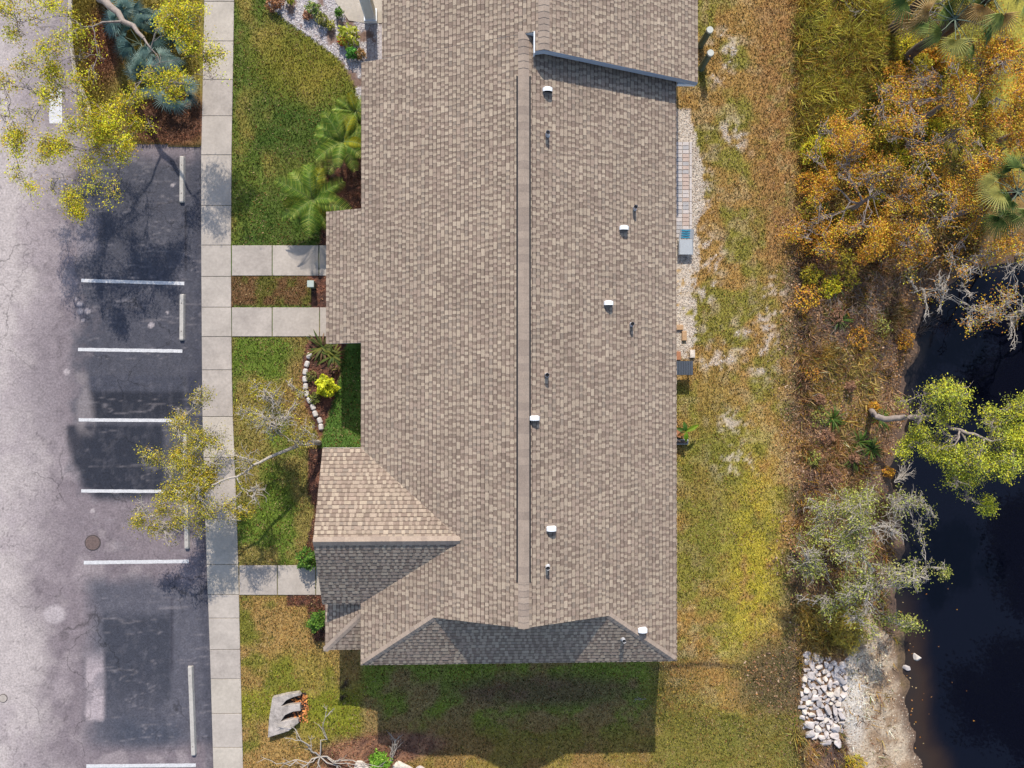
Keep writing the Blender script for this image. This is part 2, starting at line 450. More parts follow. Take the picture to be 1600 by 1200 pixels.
    col = mix(col, mix(np.zeros_like(col) + C(205, 194, 192), C(135, 108, 95), sst(0.48, 0.64, n3)), wb)
    edge = 1082 + 14 * (n2 - 0.5) * 2 + 16 * blob(px, py, 1095, 300, 40, 60) + 12 * blob(px, py, 1095, 400, 30, 40)
    ws = ((px > 1000) & (px < edge) & (py > 172) & (py < 560)).astype(float) * sst(0.3, 0.42, n4 + 0.25 * (py < 420))
    col = mix(col, C(222, 206, 188), ws * 0.95)
    # island
    isl = in_poly(px, py, ISLAND).astype(float)
    ic = mix(np.zeros_like(col) + C(145, 128, 60), C(140, 96, 72), np.clip(blob(px, py, 165, 70, 30, 60, .5) + blob(px, py, 270, 190, 70, 45, .4), 0, 1))
    ic = mix(ic, C(92, 66, 52), blob(px, py, 265, 190, 50, 26, 0.5) * 0.8)
    col = mix(col, ic, isl)
    # pond edge
    pd = pond_dist(px, py)
    sd = in_poly(px, py, SAND).astype(float)
    sdc = mix(np.zeros_like(col) + C(205, 184, 158), C(168, 140, 112), sst(0.4, 0.6, n3))
    sdc = mix(sdc, C(232, 220, 205), blob(px, py, 1338, 1110, 22, 70, 0.5) * 0.9)
    col = mix(col, sdc, sd)
    col = mix(col, C(110, 88, 74), sst(26, 4, pd) * 0.85)
    return col

print('terrain')
def axis(a, b, lo, hi, fine, coarse):
    return np.unique(np.concatenate([np.arange(-150, lo, coarse), np.arange(lo, hi, fine), np.arange(hi, 150.1, coarse)]))
gx = axis(0, 0, -22, 24, 0.115, 8.0)
gy = axis(0, 0, -17, 18, 0.115, 8.0)
XX, YY = np.meshgrid(gx, gy, indexing='ij')
ZZ = gz(XX, YY)
CC = ground_color(XX, YY)
idx = np.arange(XX.size).reshape(XX.shape)
quads = np.stack([idx[:-1, :-1], idx[1:, :-1], idx[1:, 1:], idx[:-1, 1:]], -1).reshape(-1, 4)
g = mesh_np('ground', np.stack([XX, YY, ZZ], -1).reshape(-1, 3), quads, M['ground'], CC.reshape(-1, 3), smooth=True)
setp(g, kind='structure')

# ---- pond water
wm, nt, b = new_mat('dark_pond_water')
b.inputs['Roughness'].default_value = 0.03
b.inputs['IOR'].default_value = 1.33
b.inputs['Specular IOR Level'].default_value = 0.5
at = nt.nodes.new('ShaderNodeAttribute'); at.attribute_name = 'Col'
nt.links.new(at.outputs['Color'], b.inputs['Base Color'])
nz = nt.nodes.new('ShaderNodeTexNoise'); nz.inputs['Scale'].default_value = 1.5; nz.inputs['Detail'].default_value = 3
gq = nt.nodes.new('ShaderNodeNewGeometry'); nt.links.new(gq.outputs['Position'], nz.inputs['Vector'])
bp = nt.nodes.new('ShaderNodeBump'); bp.inputs['Strength'].default_value = 0.05; bp.inputs['Distance'].default_value = 0.05
nt.links.new(nz.outputs[0], bp.inputs['Height']); nt.links.new(bp.outputs[0], b.inputs['Normal'])
wx = np.arange(14, 46, 0.22); wy = np.arange(-24, 9, 0.22)
WX, WY = np.meshgrid(wx, wy, indexing='ij')
wpx, wpy = pix(WX, WY, WATER_Z)
gpx, gpy = pix(WX, WY)
depth = -pond_dist(gpx, gpy) + 26 * (fbm(WX, WY, 0.8, 21) - 0.5)
depth = depth + 30 * (fbm(WX, WY, .5, 23) - .5)
wc = mix(np.zeros(WX.shape + (3,)) + np.array((0.003, 0.0036, 0.008)), np.array((0.06, 0.034, 0.018)), sst(55, 4, depth) * sst(900, 1000, wpy) * 0.7)
wc = mix(wc, np.array((0.022, 0.018, 0.016)), sst(28, 0, depth) * 0.7)
wi = np.arange(WX.size).reshape(WX.shape)
wq = np.stack([wi[:-1, :-1], wi[1:, :-1], wi[1:, 1:], wi[:-1, 1:]], -1).reshape(-1, 4)
w = mesh_np('pond_water', np.stack([WX, WY, np.full(WX.shape, WATER_Z)], -1).reshape(-1, 3), wq, wm, wc.reshape(-1, 3), smooth=True)
setp(w, kind='structure')

# ---- asphalt
print('asphalt')
def asphalt_color(x, y):
    px, py = pix(x, y)
    n1 = fbm(x, y, 0.22, 41); n2 = fbm(x, y, 0.7, 42); n3 = fbm(x, y, 2.2, 43); n4 = fbm(x, y, 5.2, 44, 3)
    col = np.zeros(np.shape(x) + (3,)) + C(198, 184, 178)
    mid = sst(10, 120, px + 150 * (n1 - 0.5) + 90 * (n2 - 0.5) + 40 * (n3 - .5))
    col = mix(col, C(138, 124, 127), mid * 0.95)
    col = mix(col, C(108, 96, 102), sst(.47, .66, .6 * n2 + .4 * n3) * sst(30, 90, px + 60 * (n1 - .5)) * .55)
    col = mix(col, C(188, 173, 170), sst(.56, .7, .5 * n3 + .5 * n2) * .45)
    col = mix(col, C(178, 163, 162), sst(0.5, 0.68, n2) * (1 - sst(120, 150, px)) * 0.6)
    col = mix(col, C(122, 110, 114), blob(px, py, 95, 600, 60, 110, 0.6) * sst(0.4, 0.6, n2) * 0.5)
    def dark(m, c, k): return mix(col, c, np.clip(m, 0, 1) * k)
    jag = 26 * (n2 - 0.5) + 12 * (n3 - 0.5)
    st = sst(112, 146, px + jag * 2.2 + 16 * (n4 - .5)) * sst(225, 262, py + jag) * sst(790, 762, py + jag * 0.6)
    col = dark(st, C(76, 77, 86), 0.93)  # darker sealed stalls, with some shadow mixed into the colour
    s2 = sst(120, 160, px + jag) * sst(896, 925, py + jag) * sst(1185, 1150, py + jag)
    col = dark(s2, C(90, 90, 99), 0.9)
    # car shadows painted into the stall colour as dark patches
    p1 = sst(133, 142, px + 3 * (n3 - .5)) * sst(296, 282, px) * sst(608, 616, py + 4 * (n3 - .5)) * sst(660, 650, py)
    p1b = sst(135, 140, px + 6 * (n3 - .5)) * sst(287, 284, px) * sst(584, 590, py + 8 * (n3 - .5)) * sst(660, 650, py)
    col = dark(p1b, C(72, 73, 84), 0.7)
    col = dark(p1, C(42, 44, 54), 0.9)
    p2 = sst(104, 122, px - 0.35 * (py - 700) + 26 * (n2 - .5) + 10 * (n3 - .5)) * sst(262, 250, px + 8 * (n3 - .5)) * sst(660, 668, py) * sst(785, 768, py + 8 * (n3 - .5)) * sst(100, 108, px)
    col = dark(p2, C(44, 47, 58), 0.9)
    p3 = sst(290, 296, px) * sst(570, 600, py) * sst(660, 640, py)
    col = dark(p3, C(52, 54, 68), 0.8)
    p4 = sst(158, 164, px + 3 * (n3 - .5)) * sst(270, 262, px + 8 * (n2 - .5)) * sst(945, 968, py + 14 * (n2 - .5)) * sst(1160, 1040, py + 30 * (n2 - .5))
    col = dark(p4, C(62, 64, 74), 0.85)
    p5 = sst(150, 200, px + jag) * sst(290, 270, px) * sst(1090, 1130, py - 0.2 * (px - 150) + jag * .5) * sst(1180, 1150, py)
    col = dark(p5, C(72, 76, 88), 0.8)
    # pale worn area and scuffs
    w1 = sst(132, 138, px + 4 * (n3 - .5)) * sst(168, 158, px + 4 * (n3 - .5)) * sst(1000, 1060, py + jag) * sst(1132, 1122, py + 8 * (n3 - .5))
    col = mix(col, C(188, 172, 172), w1 * (0.45 + 0.5 * sst(0.35, 0.6, n3)))
    w2 = sst(117, 127, px + 14 * (n3 - .5)) * sst(144, 131, px - 10 * sst(590, 650, py) + 10 * (n3 - .5)) * sst(575, 590, py + 4 * (n3 - .5)) * sst(690, 660, py)
    col = mix(col, C(150, 139, 138), w2 * sst(.3, .55, n3) * 0.75)
    w3 = sst(118, 122, px) * sst(165, 140, px + 20 * (n3 - .5)) * sst(335, 345, py) * sst(420, 380, py)
    col = mix(col, C(148, 138, 142), w3 * 0.7)
    for (cx, cy, r) in [(124, 475, 5), (125, 486, 5), (137, 486, 5), (236, 508, 5), (104, 581, 5), (118, 466, 2.5), (262, 488, 2.5), (130, 500, 3),
                        (85, 960, 17), (270, 289, 3), (145, 798, 4)]:
        col = mix(col, C(198, 184, 182), blob(px, py, cx + 3 * (n3 - .5), cy, r, r * 0.85, 0.25) * 0.8)
    col = mix(col, C(70, 70, 80), sst(300, 309, px + 4 * (n3 - .5) - (swl(py) - 316)) * 0.55)
    # crack beside the first bay and tyre scuffs
    col = mix(col, C(44, 42, 48), np.exp(-((px - 290.5) / 1.6) ** 2) * sst(322, 326, py) * sst(426, 420, py) * 0.9)
    col = mix(col, C(60, 58, 68), np.exp(-((px - 269 - 2 * (n2 - .5)) / 2.2) ** 2) * sst(900, 960, py) * sst(1060, 1040, py) * 0.8)
    sc = sst(0.60, 0.66, fbm(x * 3 + y, y - x * 2, 1.5, 47)) * sst(120, 160, px)
    col = mix(col, C(168, 160, 162), sc * 0.05)
    sw_ = np.abs(fbm(x * .35, y * 2.2, 1.0, 53, 3) - .5)
    col = mix(col, C(160, 150, 150), np.exp(-(sw_ / .012) ** 2) * sst(120, 150, px) * .35)
    sp = sst(0.62, 0.70, n4)
    col = mix(col, C(182, 172, 174), sp * 0.05)
    col = mix(col, C(50, 48, 54), sst(0.36, 0.28, n4) * 0.12)
    col = mix(col, C(176, 163, 161), blob(px, py, 40, 680, 46, 100, .6) * 0.3)
    cr = np.abs(fbm(x, y, 0.55, 51, 5) - 0.5)
    col = mix(col, C(92, 82, 84), np.exp(-(cr / 0.004) ** 2) * (px < 110) * 0.5)
    return col
ax = np.arange(-46, -10.2, 0.07); ax = np.concatenate([np.arange(-60, -20, 2.0), np.arange(-20, -10.2, 0.06)])
ay = np.concatenate([np.arange(-50, -16, 2.0), np.arange(-16, 17, 0.06), np.arange(17, 50, 2.0)])
AX, AY = np.meshgrid(ax, ay, indexing='ij')
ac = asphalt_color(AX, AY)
apx, apy = pix(AX, AY)
AZ = np.zeros(AX.shape)
keep_v = (apx < swl(apy) + 6) & ~in_poly(apx, apy, ISLAND)
ai = np.arange(AX.size).reshape(AX.shape)
aq = np.stack([ai[:-1, :-1], ai[1:, :-1], ai[1:, 1:], ai[:-1, 1:]], -1).reshape(-1, 4)
kv = keep_v.ravel()
aq = aq[kv[aq].any(axis=1)]
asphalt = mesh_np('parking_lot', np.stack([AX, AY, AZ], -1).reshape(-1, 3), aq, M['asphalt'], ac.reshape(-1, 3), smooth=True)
setp(asphalt, kind='structure')
# markings
def stripe(a, bq, wpx, name='parking_line'):
    A = P(*a, 0); B = P(*bq, 0)
    d = (B - A).normalized(); n = Vector((-d.y, d.x, 0)) * (wpx / 40 / 2)
    V, Fs = [], []
    N = 24
    for i in range(N + 1):
        c = A.lerp(B, i / N)
        j = [random.uniform(-0.012, 0.012) for _ in range(2)]
        V += [c + n * (1 + j[0] * 6) + Vector((0, 0, 0.005)), c - n * (1 + j[1] * 6) + Vector((0, 0, 0.005))]
    for i in range(N):
        if random.random() < 0.004: continue
        Fs.append((2 * i, 2 * i + 1, 2 * i + 3, 2 * i + 2))
    return mesh_py(name, V, Fs, M['paint'], asphalt)
for a, bq, wd in [((120, 438), (288, 443), 5.2), ((122, 546), (285, 548.5), 5.2), ((123, 656), (288, 657), 5), ((127, 767), (290, 768), 5),
                  ((131, 879), (295, 877), 5.5), ((135, 1197), (306, 1195.5), 5.5)]:
    stripe(a, bq, wd)
stripe((87, 140), (87, 193), 19, 'painted_bar')
# island kerb
kp = [(112, -300), (112, 60), (120, 120), (140, 165), (150, 227), (225, 229), (314, 229)]
kerb_pts = []
for i in range(len(kp) - 1):
    for t in np.linspace(0, 1, 6, endpoint=False):
        kerb_pts.append((kp[i][0] * (1 - t) + kp[i + 1][0] * t, kp[i][1] * (1 - t) + kp[i + 1][1] * t))
kerb_pts.append(kp[-1])
V, Fs = [], []
for i, (a, c) in enumerate(kerb_pts[:25]):
    p = P(a, c, 0); q = P(*kerb_pts[i + 1], 0)
    d = (q - p).normalized(); n = Vector((-d.y, d.x, 0))
    V += [p - n * 0.08 + Vector((0, 0, -.1)), p - n * 0.075 + Vector((0, 0, .12)), p + n * 0.075 + Vector((0, 0, .12)), p + n * .08 + Vector((0, 0, -.1))]
    if i: Fs += [(4 * i - 4 + k, 4 * i - 3 + k, 4 * i + 1 + k, 4 * i + k) for k in range(3)]
kb = mesh_py('kerb', V, Fs, M['concrete'], None)
setp(kb, kind='structure')

# ---- sidewalk slabs
print('slabs')
def slab(parent, corners, z1=0.10, z0=-0.12):
    """corners in pixel coordinates, clockwise from top-left, shrunk for the joint"""
    c = [P(a, d, z1) for a, d in corners]
    m = sum(c, Vector((0, 0, 0))) / 4
    pts = []
    for v in c:
        dx = v.x - m.x; dy = v.y - m.y
        pts.append((v.x - math.copysign(0.009, dx), v.y - math.copysign(0.009, dy)))
    zt = z1 + random.uniform(-0.004, 0.004)
    return prism('slab', pts[::-1], z0, zt, random.choice([M['concrete'], M['concrete'], M['concrete_b'], M['concrete_c']]), parent, bev=0.008)
sw = thing('sidewalk', None, None, P(345, 600, 0.0)); setp(sw, kind='structure')
joints = [-120, -58, 2, 64, 124, 181, 242, 321, 383, 432, 480, 526, 578, 651, 715, 811, 882, 929, 966, 1015, 1061, 1115, 1168, 1226, 1285]
for a, c in zip(joints[:-1], joints[1:]):
    slab(sw, [(swl(a), a), (swr(a), a), (swr(c), c), (swl(c), c)])
for nm, xs, ya, yb in [('walkway', [361.5, 425, 498, 560], 383, 431), ('walkway', [361.5, 425, 499, 560], 480, 526), ('walkway', [373, 433, 493, 530], 883, 930)]:
    wk = thing(nm, None, None, P(440, (ya + yb) / 2, 0)); setp(wk, kind='structure')
    for a, c in zip(xs[:-1], xs[1:]):
        slab(wk, [(a + .5, ya), (c, ya), (c, yb), (a + .5, yb)], 0.098)
# joint fill under the slabs (dark)
# ------------------------------------------------------------------ HOUSES
print('houses')
ZE, PT = 3.3, 0.46
Xl = P(564, 600, ZE).x; Xr = P(1057, 600, ZE).x; Xc = (Xl + Xr) / 2
ZR = ZE + PT * (Xc - Xl)
Yb = P(800, 1036, ZE).y
def onleft(px, py):      # a pixel on the left slope
    z = ZE
    for _ in range(12):
        p = P(px, py, z); z = ZE + PT * (p.x - Xl)
    return P(px, py, z)
def onright(px, py):
    z = ZE
    for _ in range(12):
        p = P(px, py, z); z = ZE + PT * (Xr - p.x)
    return P(px, py, z)
gl = onleft(690, 965); gr = onright(940, 965)
Z1 = (gl.z + gr.z) / 2; Yg = (gl.y + gr.y) / 2
Z1 = ZE + 0.9 * (Z1 - ZE)
Xgl = Xl + (Z1 - ZE) / PT; Xgr = Xr - (Z1 - ZE) / PT
YuL = P(566, 98, ZE).y
blk = onleft(510, 430); Xblk, Zblk = blk.x, blk.z
Yblk_t = P(510, 331, Zblk).y; Yblk_b = P(510, 537, Zblk).y
# upper unit
X2l = onleft(597, 50).x; Z2l = ZE + PT * (X2l - Xl)
X2 = onleft(850, 20).x; Z2 = ZE + PT * (X2 - Xl)
z = ZE
for _ in range(12):
    p = P(1090, 60, z); z = Z2 - PT * (p.x - X2)
X2r, Z2r = p.x, z
Yu = P(1088, 129, Z2r).y
X836 = onleft(836, 55).x; Z836 = ZE + PT * (X836 - Xl)
Ytop = YuL + 5.5
# porch gable
Ye1 = P(505, 700, ZE).y; Ye2 = P(505, 944, ZE).y
Xg = P(504, 820, ZE).x
XV = P(722, 840, 5.0).x
ZP = ZE + PT * (XV - Xl)
YP = P(500, 846, ZP).y
print('ridge', ZR, 'skirt', math.degrees(math.atan((Z1 - ZE) / (Yg - Yb))), 'porch', math.degrees(math.atan((ZP - ZE) / (YP - Ye2))), ZP)

PAL_L = [C(187, 168, 149), C(182, 163, 145), C(192, 173, 154), C(178, 158, 141), C(185, 165, 148), C(174, 153, 138)]
PAL_D = [C(157, 138, 124), C(150, 131, 118), C(161, 143, 128), C(153, 133, 120), C(157, 141, 128)]
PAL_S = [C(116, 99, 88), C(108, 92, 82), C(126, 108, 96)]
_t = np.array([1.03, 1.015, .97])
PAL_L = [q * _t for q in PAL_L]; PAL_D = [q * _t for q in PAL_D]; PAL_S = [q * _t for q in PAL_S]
def clip(poly, edges):
    for (nx, ny, c) in edges:
        out = []
        n = len(poly)
        if not n: return poly
        for i in range(n):
            a = poly[i]; b2 = poly[(i + 1) % n]
            da = nx * a[0] + ny * a[1] - c; db = nx * b2[0] + ny * b2[1] - c
            if da >= 0: out.append(a)
            if (da >= 0) != (db >= 0):
                t = da / (da - db)
                out.append((a[0] + t * (b2[0] - a[0]), a[1] + t * (b2[1] - a[1])))
        poly = out
    return poly
E_C = 0.148
def shingles(poly3, parent, hid=None):
    """real tabs in courses on one flat convex roof plane"""
    pts = [Vector(p) for p in poly3]
    n = (pts[1] - pts[0]).cross(pts[2] - pts[0]).normalized()
    if n.z < 0: n = -n
    u = Vector((0, 0, 1)).cross(n).normalized(); v = n.cross(u)
    P2 = [(p.dot(u), p.dot(v)) for p in pts]
    area = sum(P2[i][0] * P2[(i + 1) % len(P2)][1] - P2[(i + 1) % len(P2)][0] * P2[i][1] for i in range(len(P2)))
    if area < 0: P2 = P2[::-1]
    edges = []
    for i in range(len(P2)):
        a = P2[i]; b2 = P2[(i + 1) % len(P2)]
        nx, ny = -(b2[1] - a[1]), b2[0] - a[0]
        l = math.hypot(nx, ny); nx /= l; ny /= l
        edges.append((nx, ny, nx * a[0] + ny * a[1]))
    d0 = pts[0].dot(n)
    u0 = min(p[0] for p in P2); u1 = max(p[0] for p in P2); v0 = min(p[1] for p in P2); v1 = max(p[1] for p in P2)
    V, Fs, Cs = [], [], []
    def emit(poly, vc, lift, col, sides):
        q = clip(poly, edges)
        if len(q) < 3: return
        i0 = len(V); k = len(q)
        for (a, c) in q:
            off = 0.004 + 0.009 * (1 - (c - vc) / E_C) + lift
            V.append(u * a + v * c + n * (d0 + off))
        Fs.append(tuple(range(i0, i0 + k))); Cs.append(col)
        if sides:
            for (a, c) in q: V.append(u * a + v * c + n * (d0 + 0.001))
            for i in range(k):
                j = (i + 1) % k
                if q[i][1] > vc + E_C * .8 and q[j][1] > vc + E_C * .8: continue
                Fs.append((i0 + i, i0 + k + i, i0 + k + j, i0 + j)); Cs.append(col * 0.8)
    c0 = math.floor(v0 / E_C)
    for ci in range(c0, math.ceil(v1 / E_C)):
        vc = ci * E_C
        # under layer in shingle lengths, with the darker factory band at its top
        x = u0 - random.uniform(0, 1)
        while x < u1:
            L = 0.98
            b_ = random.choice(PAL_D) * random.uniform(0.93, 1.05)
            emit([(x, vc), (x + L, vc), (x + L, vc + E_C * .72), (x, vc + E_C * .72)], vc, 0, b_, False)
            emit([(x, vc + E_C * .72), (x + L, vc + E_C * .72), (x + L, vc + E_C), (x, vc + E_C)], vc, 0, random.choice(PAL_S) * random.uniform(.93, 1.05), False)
            x += L
        x = u0 - random.uniform(0, .5)
        while x < u1:
            wt = random.choice([0.09, 0.11, 0.13, 0.16, 0.24, 0.12])
            gp = random.choice([0.06, 0.08, 0.1, 0.2, 0.13])
            cc = random.choice(PAL_L) * random.uniform(0.93, 1.06)
            tp = E_C * random.choice([.8, .84, .88])
            emit([(x, vc), (x + wt, vc), (x + wt - .006, vc + tp), (x + .006, vc + tp)], vc, 0.007, cc, True)
            x += wt + gp
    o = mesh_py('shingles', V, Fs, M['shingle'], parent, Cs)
    setp(o, kind='stuff')
    return o
def cap_run(parent, a, b2, nl, nr, name, half=0.16, step=0.2, lift=0.03, reverse=False, th=0.012):
    """overlapping ridge / hip cap pieces between a (low) and b (high); nl, nr = down-slope directions"""
    a = Vector(a); b2 = Vector(b2)
    if reverse: a, b2 = b2, a
    d = (b2 - a); L = d.length; d.normalize()
    nl = Vector(nl).normalized(); nr = Vector(nr).normalized()
    cnt = max(1, int(L / step))
    step = L / cnt
    upv = -(nl + nr).normalized()
    if upv.z < 0: upv = -upv
    me = None
    w = half; l2 = step * 1.15
    V = []
    for t, lf in ((0, th * 2.0), (l2, th * 0.7)):
        V += [nl * w + upv * (lf - .004) + d * t, upv * (lf + 0.012) + d * t, nr * w + upv * (lf - .004) + d * t]
    V += [nl * w + upv * -.01, upv * -.004, nr * w + upv * -.01]
    Fs = [(0, 1, 4, 3), (1, 2, 5, 4), (6, 7, 1, 0), (7, 8, 2, 1)]
    me = bpy.data.meshes.new(name); me.from_pydata([tuple(q) for q in V], [], Fs)
    me.materials.append(M['cap']); me.update()
    me2 = me.copy(); me2.materials[0] = M['cap_b']
    base = worig(parent)
    for i in range(cnt):
        o = link(random.choice([me, me, me2]), name, parent)
        o.location = a + d * (i * step) + upv * lift - base

def roof_solid(name, polys, parent, drop=0.16, m=None):
    """deck: closed slab below the shingles for a list of planar polygons"""
    bm = bmesh.new()
    for poly in polys:
        vs = [bm.verts.new(Vector(p)) for p in poly]
        vb = [bm.verts.new(Vector(p) - Vector((0, 0, drop))) for p in poly]
        bm.faces.new(vs); bm.faces.new(vb[::-1])
        for i in range(len(vs)):
            j = (i + 1) % len(vs)
            bm.faces.new((vs[i], vb[i], vb[j], vs[j]))
    return bm_obj(name, bm, m or M['fascia'], parent)

house = thing('house', 'long single-storey house with tan shingle roof and ridge vent beside the lawn', 'house', (Xc, (Yb + YuL) / 2, 0.05))
hY = YuL
left_poly = [(Xl, Yg, ZE), (Xc, Yg, ZR), (Xc, YuL, ZR), (Xl, YuL, ZE)]
left_low = [(Xl, Yb, ZE), (Xgl, Yg, Z1), (Xl, Yg, ZE)]
right_poly = [(Xr, Yg, ZE), (Xr, YuL, ZE), (Xc, YuL, ZR), (Xc, Yg, ZR)]
right_low = [(Xr, Yb, ZE), (Xr, Yg, ZE), (Xgr, Yg, Z1)]
dsk = 0.35; slope_s = (Z1 - ZE) / (Yg - Yb)
skirt_poly = [(Xl, Yb, ZE), (Xr, Yb, ZE), (Xgr, Yg, Z1), (Xgl, Yg, Z1)]
inset = 0.28
skirt_in = [(Xgl + .02, Yg, Z1 - .002), (Xgr - .02, Yg, Z1 - .002), (Xgr - .3, Yg + inset, Z1 + slope_s * inset - .01), (Xgl + .3, Yg + inset, Z1 + slope_s * inset - .01)]
blk_poly = [(Xblk, Yblk_b, Zblk), (Xl, Yblk_b, ZE), (Xl, Yblk_t, ZE), (Xblk, Yblk_t, Zblk)]
XVs = Xl
# porch slopes run back to the valley with the main slope
pn_poly = [(Xg, Ye1, ZE), (Xg + 0.0, YP, ZP), (XV, YP, ZP), (Xl, Ye1, ZE)]
ps_poly = [(Xg, Ye2, ZE), (Xl, Ye2, ZE), (XV, YP, ZP), (Xg, YP, ZP)]
# lower hip over the side door
ZH = 2.55
XH = P(508, 980, ZH).x; YH = P(530, 1015, ZH).y; XHw = Xl + 0.45; YHt = Ye2 + 0.5
ph = 0.40
hw = XHw - XH
hA = [(XH, YH, ZH), (XHw, YH + hw, ZH + ph * hw), (XHw, YHt, ZH + ph * hw), (XH, YHt, ZH)]
hB = [(XH, YH, ZH), (XHw, YH, ZH), (XHw, YH + hw, ZH + ph * hw)]
roof = roof_solid('roof', [left_poly, left_low, right_poly, right_low, skirt_poly, blk_poly, pn_poly, ps_poly, hA, hB], house)
for poly in [left_poly, left_low, right_poly, right_low, skirt_poly, blk_poly, pn_poly, ps_poly, hA, hB]:
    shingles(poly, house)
lf = lambda p: Vector(p)
dl = Vector((-1, 0, -PT)); dr = Vector((1, 0, -PT)); ds = Vector((0, -1, -slope_s))
cap_run(house, (Xc, Yg - .02, ZR), (Xc, Yg + 1.6, ZR), dl, dr, 'ridge_cap', 0.2)
yv0, yv1 = P(817, 910, ZR).y, P(819, 118, ZR).y
cap_run(house, (Xc, yv1, ZR), (Xc, YuL + .05, ZR), dl, dr, 'ridge_cap', 0.2)
cap_run(house, (Xl + .12, Yb + .12 * (Yg - Yb) / (Xgl - Xl), ZE + .12 * PT), (Xgl, Yg, Z1), Vector((-.75, 1, 0)).normalized() * 1 + Vector((0, 0, -.28)), Vector((1, -.9, 0)).normalized() + Vector((0, 0, -.42)), 'hip_cap', 0.13, lift=.012)
cap_run(house, (Xr - .12, Yb + .12 * (Yg - Yb) / (Xgl - Xl), ZE + .12 * PT), (Xgr, Yg, Z1), Vector((-1, -.9, 0)).normalized() + Vector((0, 0, -.42)), Vector((.75, 1, 0)).normalized() + Vector((0, 0, -.28)), 'hip_cap', 0.13, lift=.012)
pn_s = (ZP - ZE) / (Ye1 - YP); ps_s = (ZP - ZE) / (YP - Ye2)
cap_run(house, (Xg, YP, ZP), (XV - .1, YP, ZP), Vector((0, 1, -pn_s)), Vector((0, -1, -ps_s)), 'ridge_cap', 0.17)
cap_run(house, (XH, YH, ZH), (XHw, YH + hw, ZH + ph * hw), Vector((-.3, 1, 0)).normalized() + Vector((0, 0, -.05)), Vector((1, -.3, 0)).normalized() + Vector((0, 0, -.05)), 'hip_cap', 0.13)
# ridge vent: long raised strip with dark slots on both sides
rv = thing('ridge_vent', None, None, (0, 0, 0)); rv.parent = house; rv.location = Vector((Xc, (yv0 + yv1) / 2, ZR)) - worig(house)
hv = 0.215
V = []
for yy in (yv0, yv1):
    V += [(Xc - hv, yy, ZR - hv * PT + .0), (Xc - hv, yy, ZR - hv * PT + .035), (Xc, yy, ZR + .045), (Xc + hv, yy, ZR - hv * PT + .035), (Xc + hv, yy, ZR - hv * PT + .0)]
mesh_py('vent_core', V, [(0, 1, 6, 5), (1, 2, 7, 6), (2, 3, 8, 7), (3, 4, 9, 8), (0, 4, 3, 2, 1), (5, 6, 7, 8, 9)], M['black'], rv)
for s in (-1, 1):
    bm = bmesh.new(); xx = Xc + s * (hv + .006)
    box_bm(bm, xx - .013, xx + .013, yv0 - .02, yv1 + .02, ZR - hv * PT - .02, ZR - hv * PT + .03)
    bm_obj('vent_slot', bm, M['black'], rv)
cap_run(rv, (Xc, yv0, ZR), (Xc, yv1, ZR), dl, dr, 'vent_cap', 0.2, 0.25, 0.05, th=.003)
# walls
def wall(parent, x0, x1, y0, y1, z1, m=None):
    return box('wall', x0, x1, y0, y1, -1.5, z1, m or M['stucco'], parent)
ov = 0.38
wb = 0.2
wall(house, Xl + ov, Xl + ov + wb, Yb + ov, YuL, ZE - .02)
wall(house, Xr - ov - wb, Xr - ov, Yb + ov, YuL, ZE - .02)
wall(house, Xl + ov + wb, Xr - ov - wb, Yb + ov, Yb + ov + wb, ZE - .02)
wall(house, Xblk + .3, Xl + ov, Yblk_b + .3, Yblk_b + .5, Zblk - .05)
wall(house, Xblk + .3, Xl + ov, Yblk_t - .5, Yblk_t - .3, Zblk - .05)
wall(house, Xg + .35, Xl + ov, Ye1 - .55, Ye1 - .35, ZE - .02)
wall(house, Xg + .35, Xl + ov, Ye2 + .35, Ye2 + .55, ZE - .02)
wall(house, Xg + .35, Xg + .55, Ye2 + .55, Ye1 - .55, ZE - .02)
mesh_py('gable_wall', [(Xg + .4, Ye2 + .35, ZE - .03), (Xg + .4, Ye1 - .35, ZE - .03), (Xg + .4, YP, ZP - .2)], [(0, 1, 2)], M['stucco'], house)
mesh_py('gable_wall', [(Xgl + .3, Yg + inset, Z1 + .02), (Xgr - .3, Yg + inset, Z1 + .02), (Xc, Yg + inset, ZR - .14)], [(0, 1, 2)], M['stucco'], house)
roof_solid('gable_skirt', [skirt_in], house, 0.05, M['deck'])
# windows and door in the outer walls
def window(parent, x, y, z0, z1, w, axis):
    f = thing('window', None, None); f.parent = parent; f.location = Vector((x, y, (z0 + z1) / 2)) - worig(parent)
    h = (z1 - z0)
    def bx(nm, a0, a1, c0, c1, d, m):
        if axis == 'x': box(nm, x - d, x + d, y + a0, y + a1, z0 + c0, z0 + c1, m, f)
        else: box(nm, x + a0, x + a1, y - d, y + d, z0 + c0, z0 + c1, m, f)
    bx('pane', -w / 2 + .05, w / 2 - .05, .05, h - .05, .015, M['glass'])
    bx('frame', -w / 2, w / 2, 0, .05, .04, M['white']); bx('frame', -w / 2, w / 2, h - .05, h, .04, M['white'])
    bx('frame', -w / 2, -w / 2 + .05, .05, h - .05, .04, M['white']); bx('frame', w / 2 - .05, w / 2, .05, h - .05, .04, M['white'])
for yy in (-6, -2, 3, 7): window(house, Xr - ov + .02, yy, 1.0, 2.3, 1.2, 'x')
for xx in (-1.5, 3.0): window(house, xx, Yb + ov - .02, 1.0, 2.3, 1.2, 'y')
window(house, Xg + .33, (Ye1 + Ye2) / 2 + .6, 0.9, 2.4, 1.6, 'x')
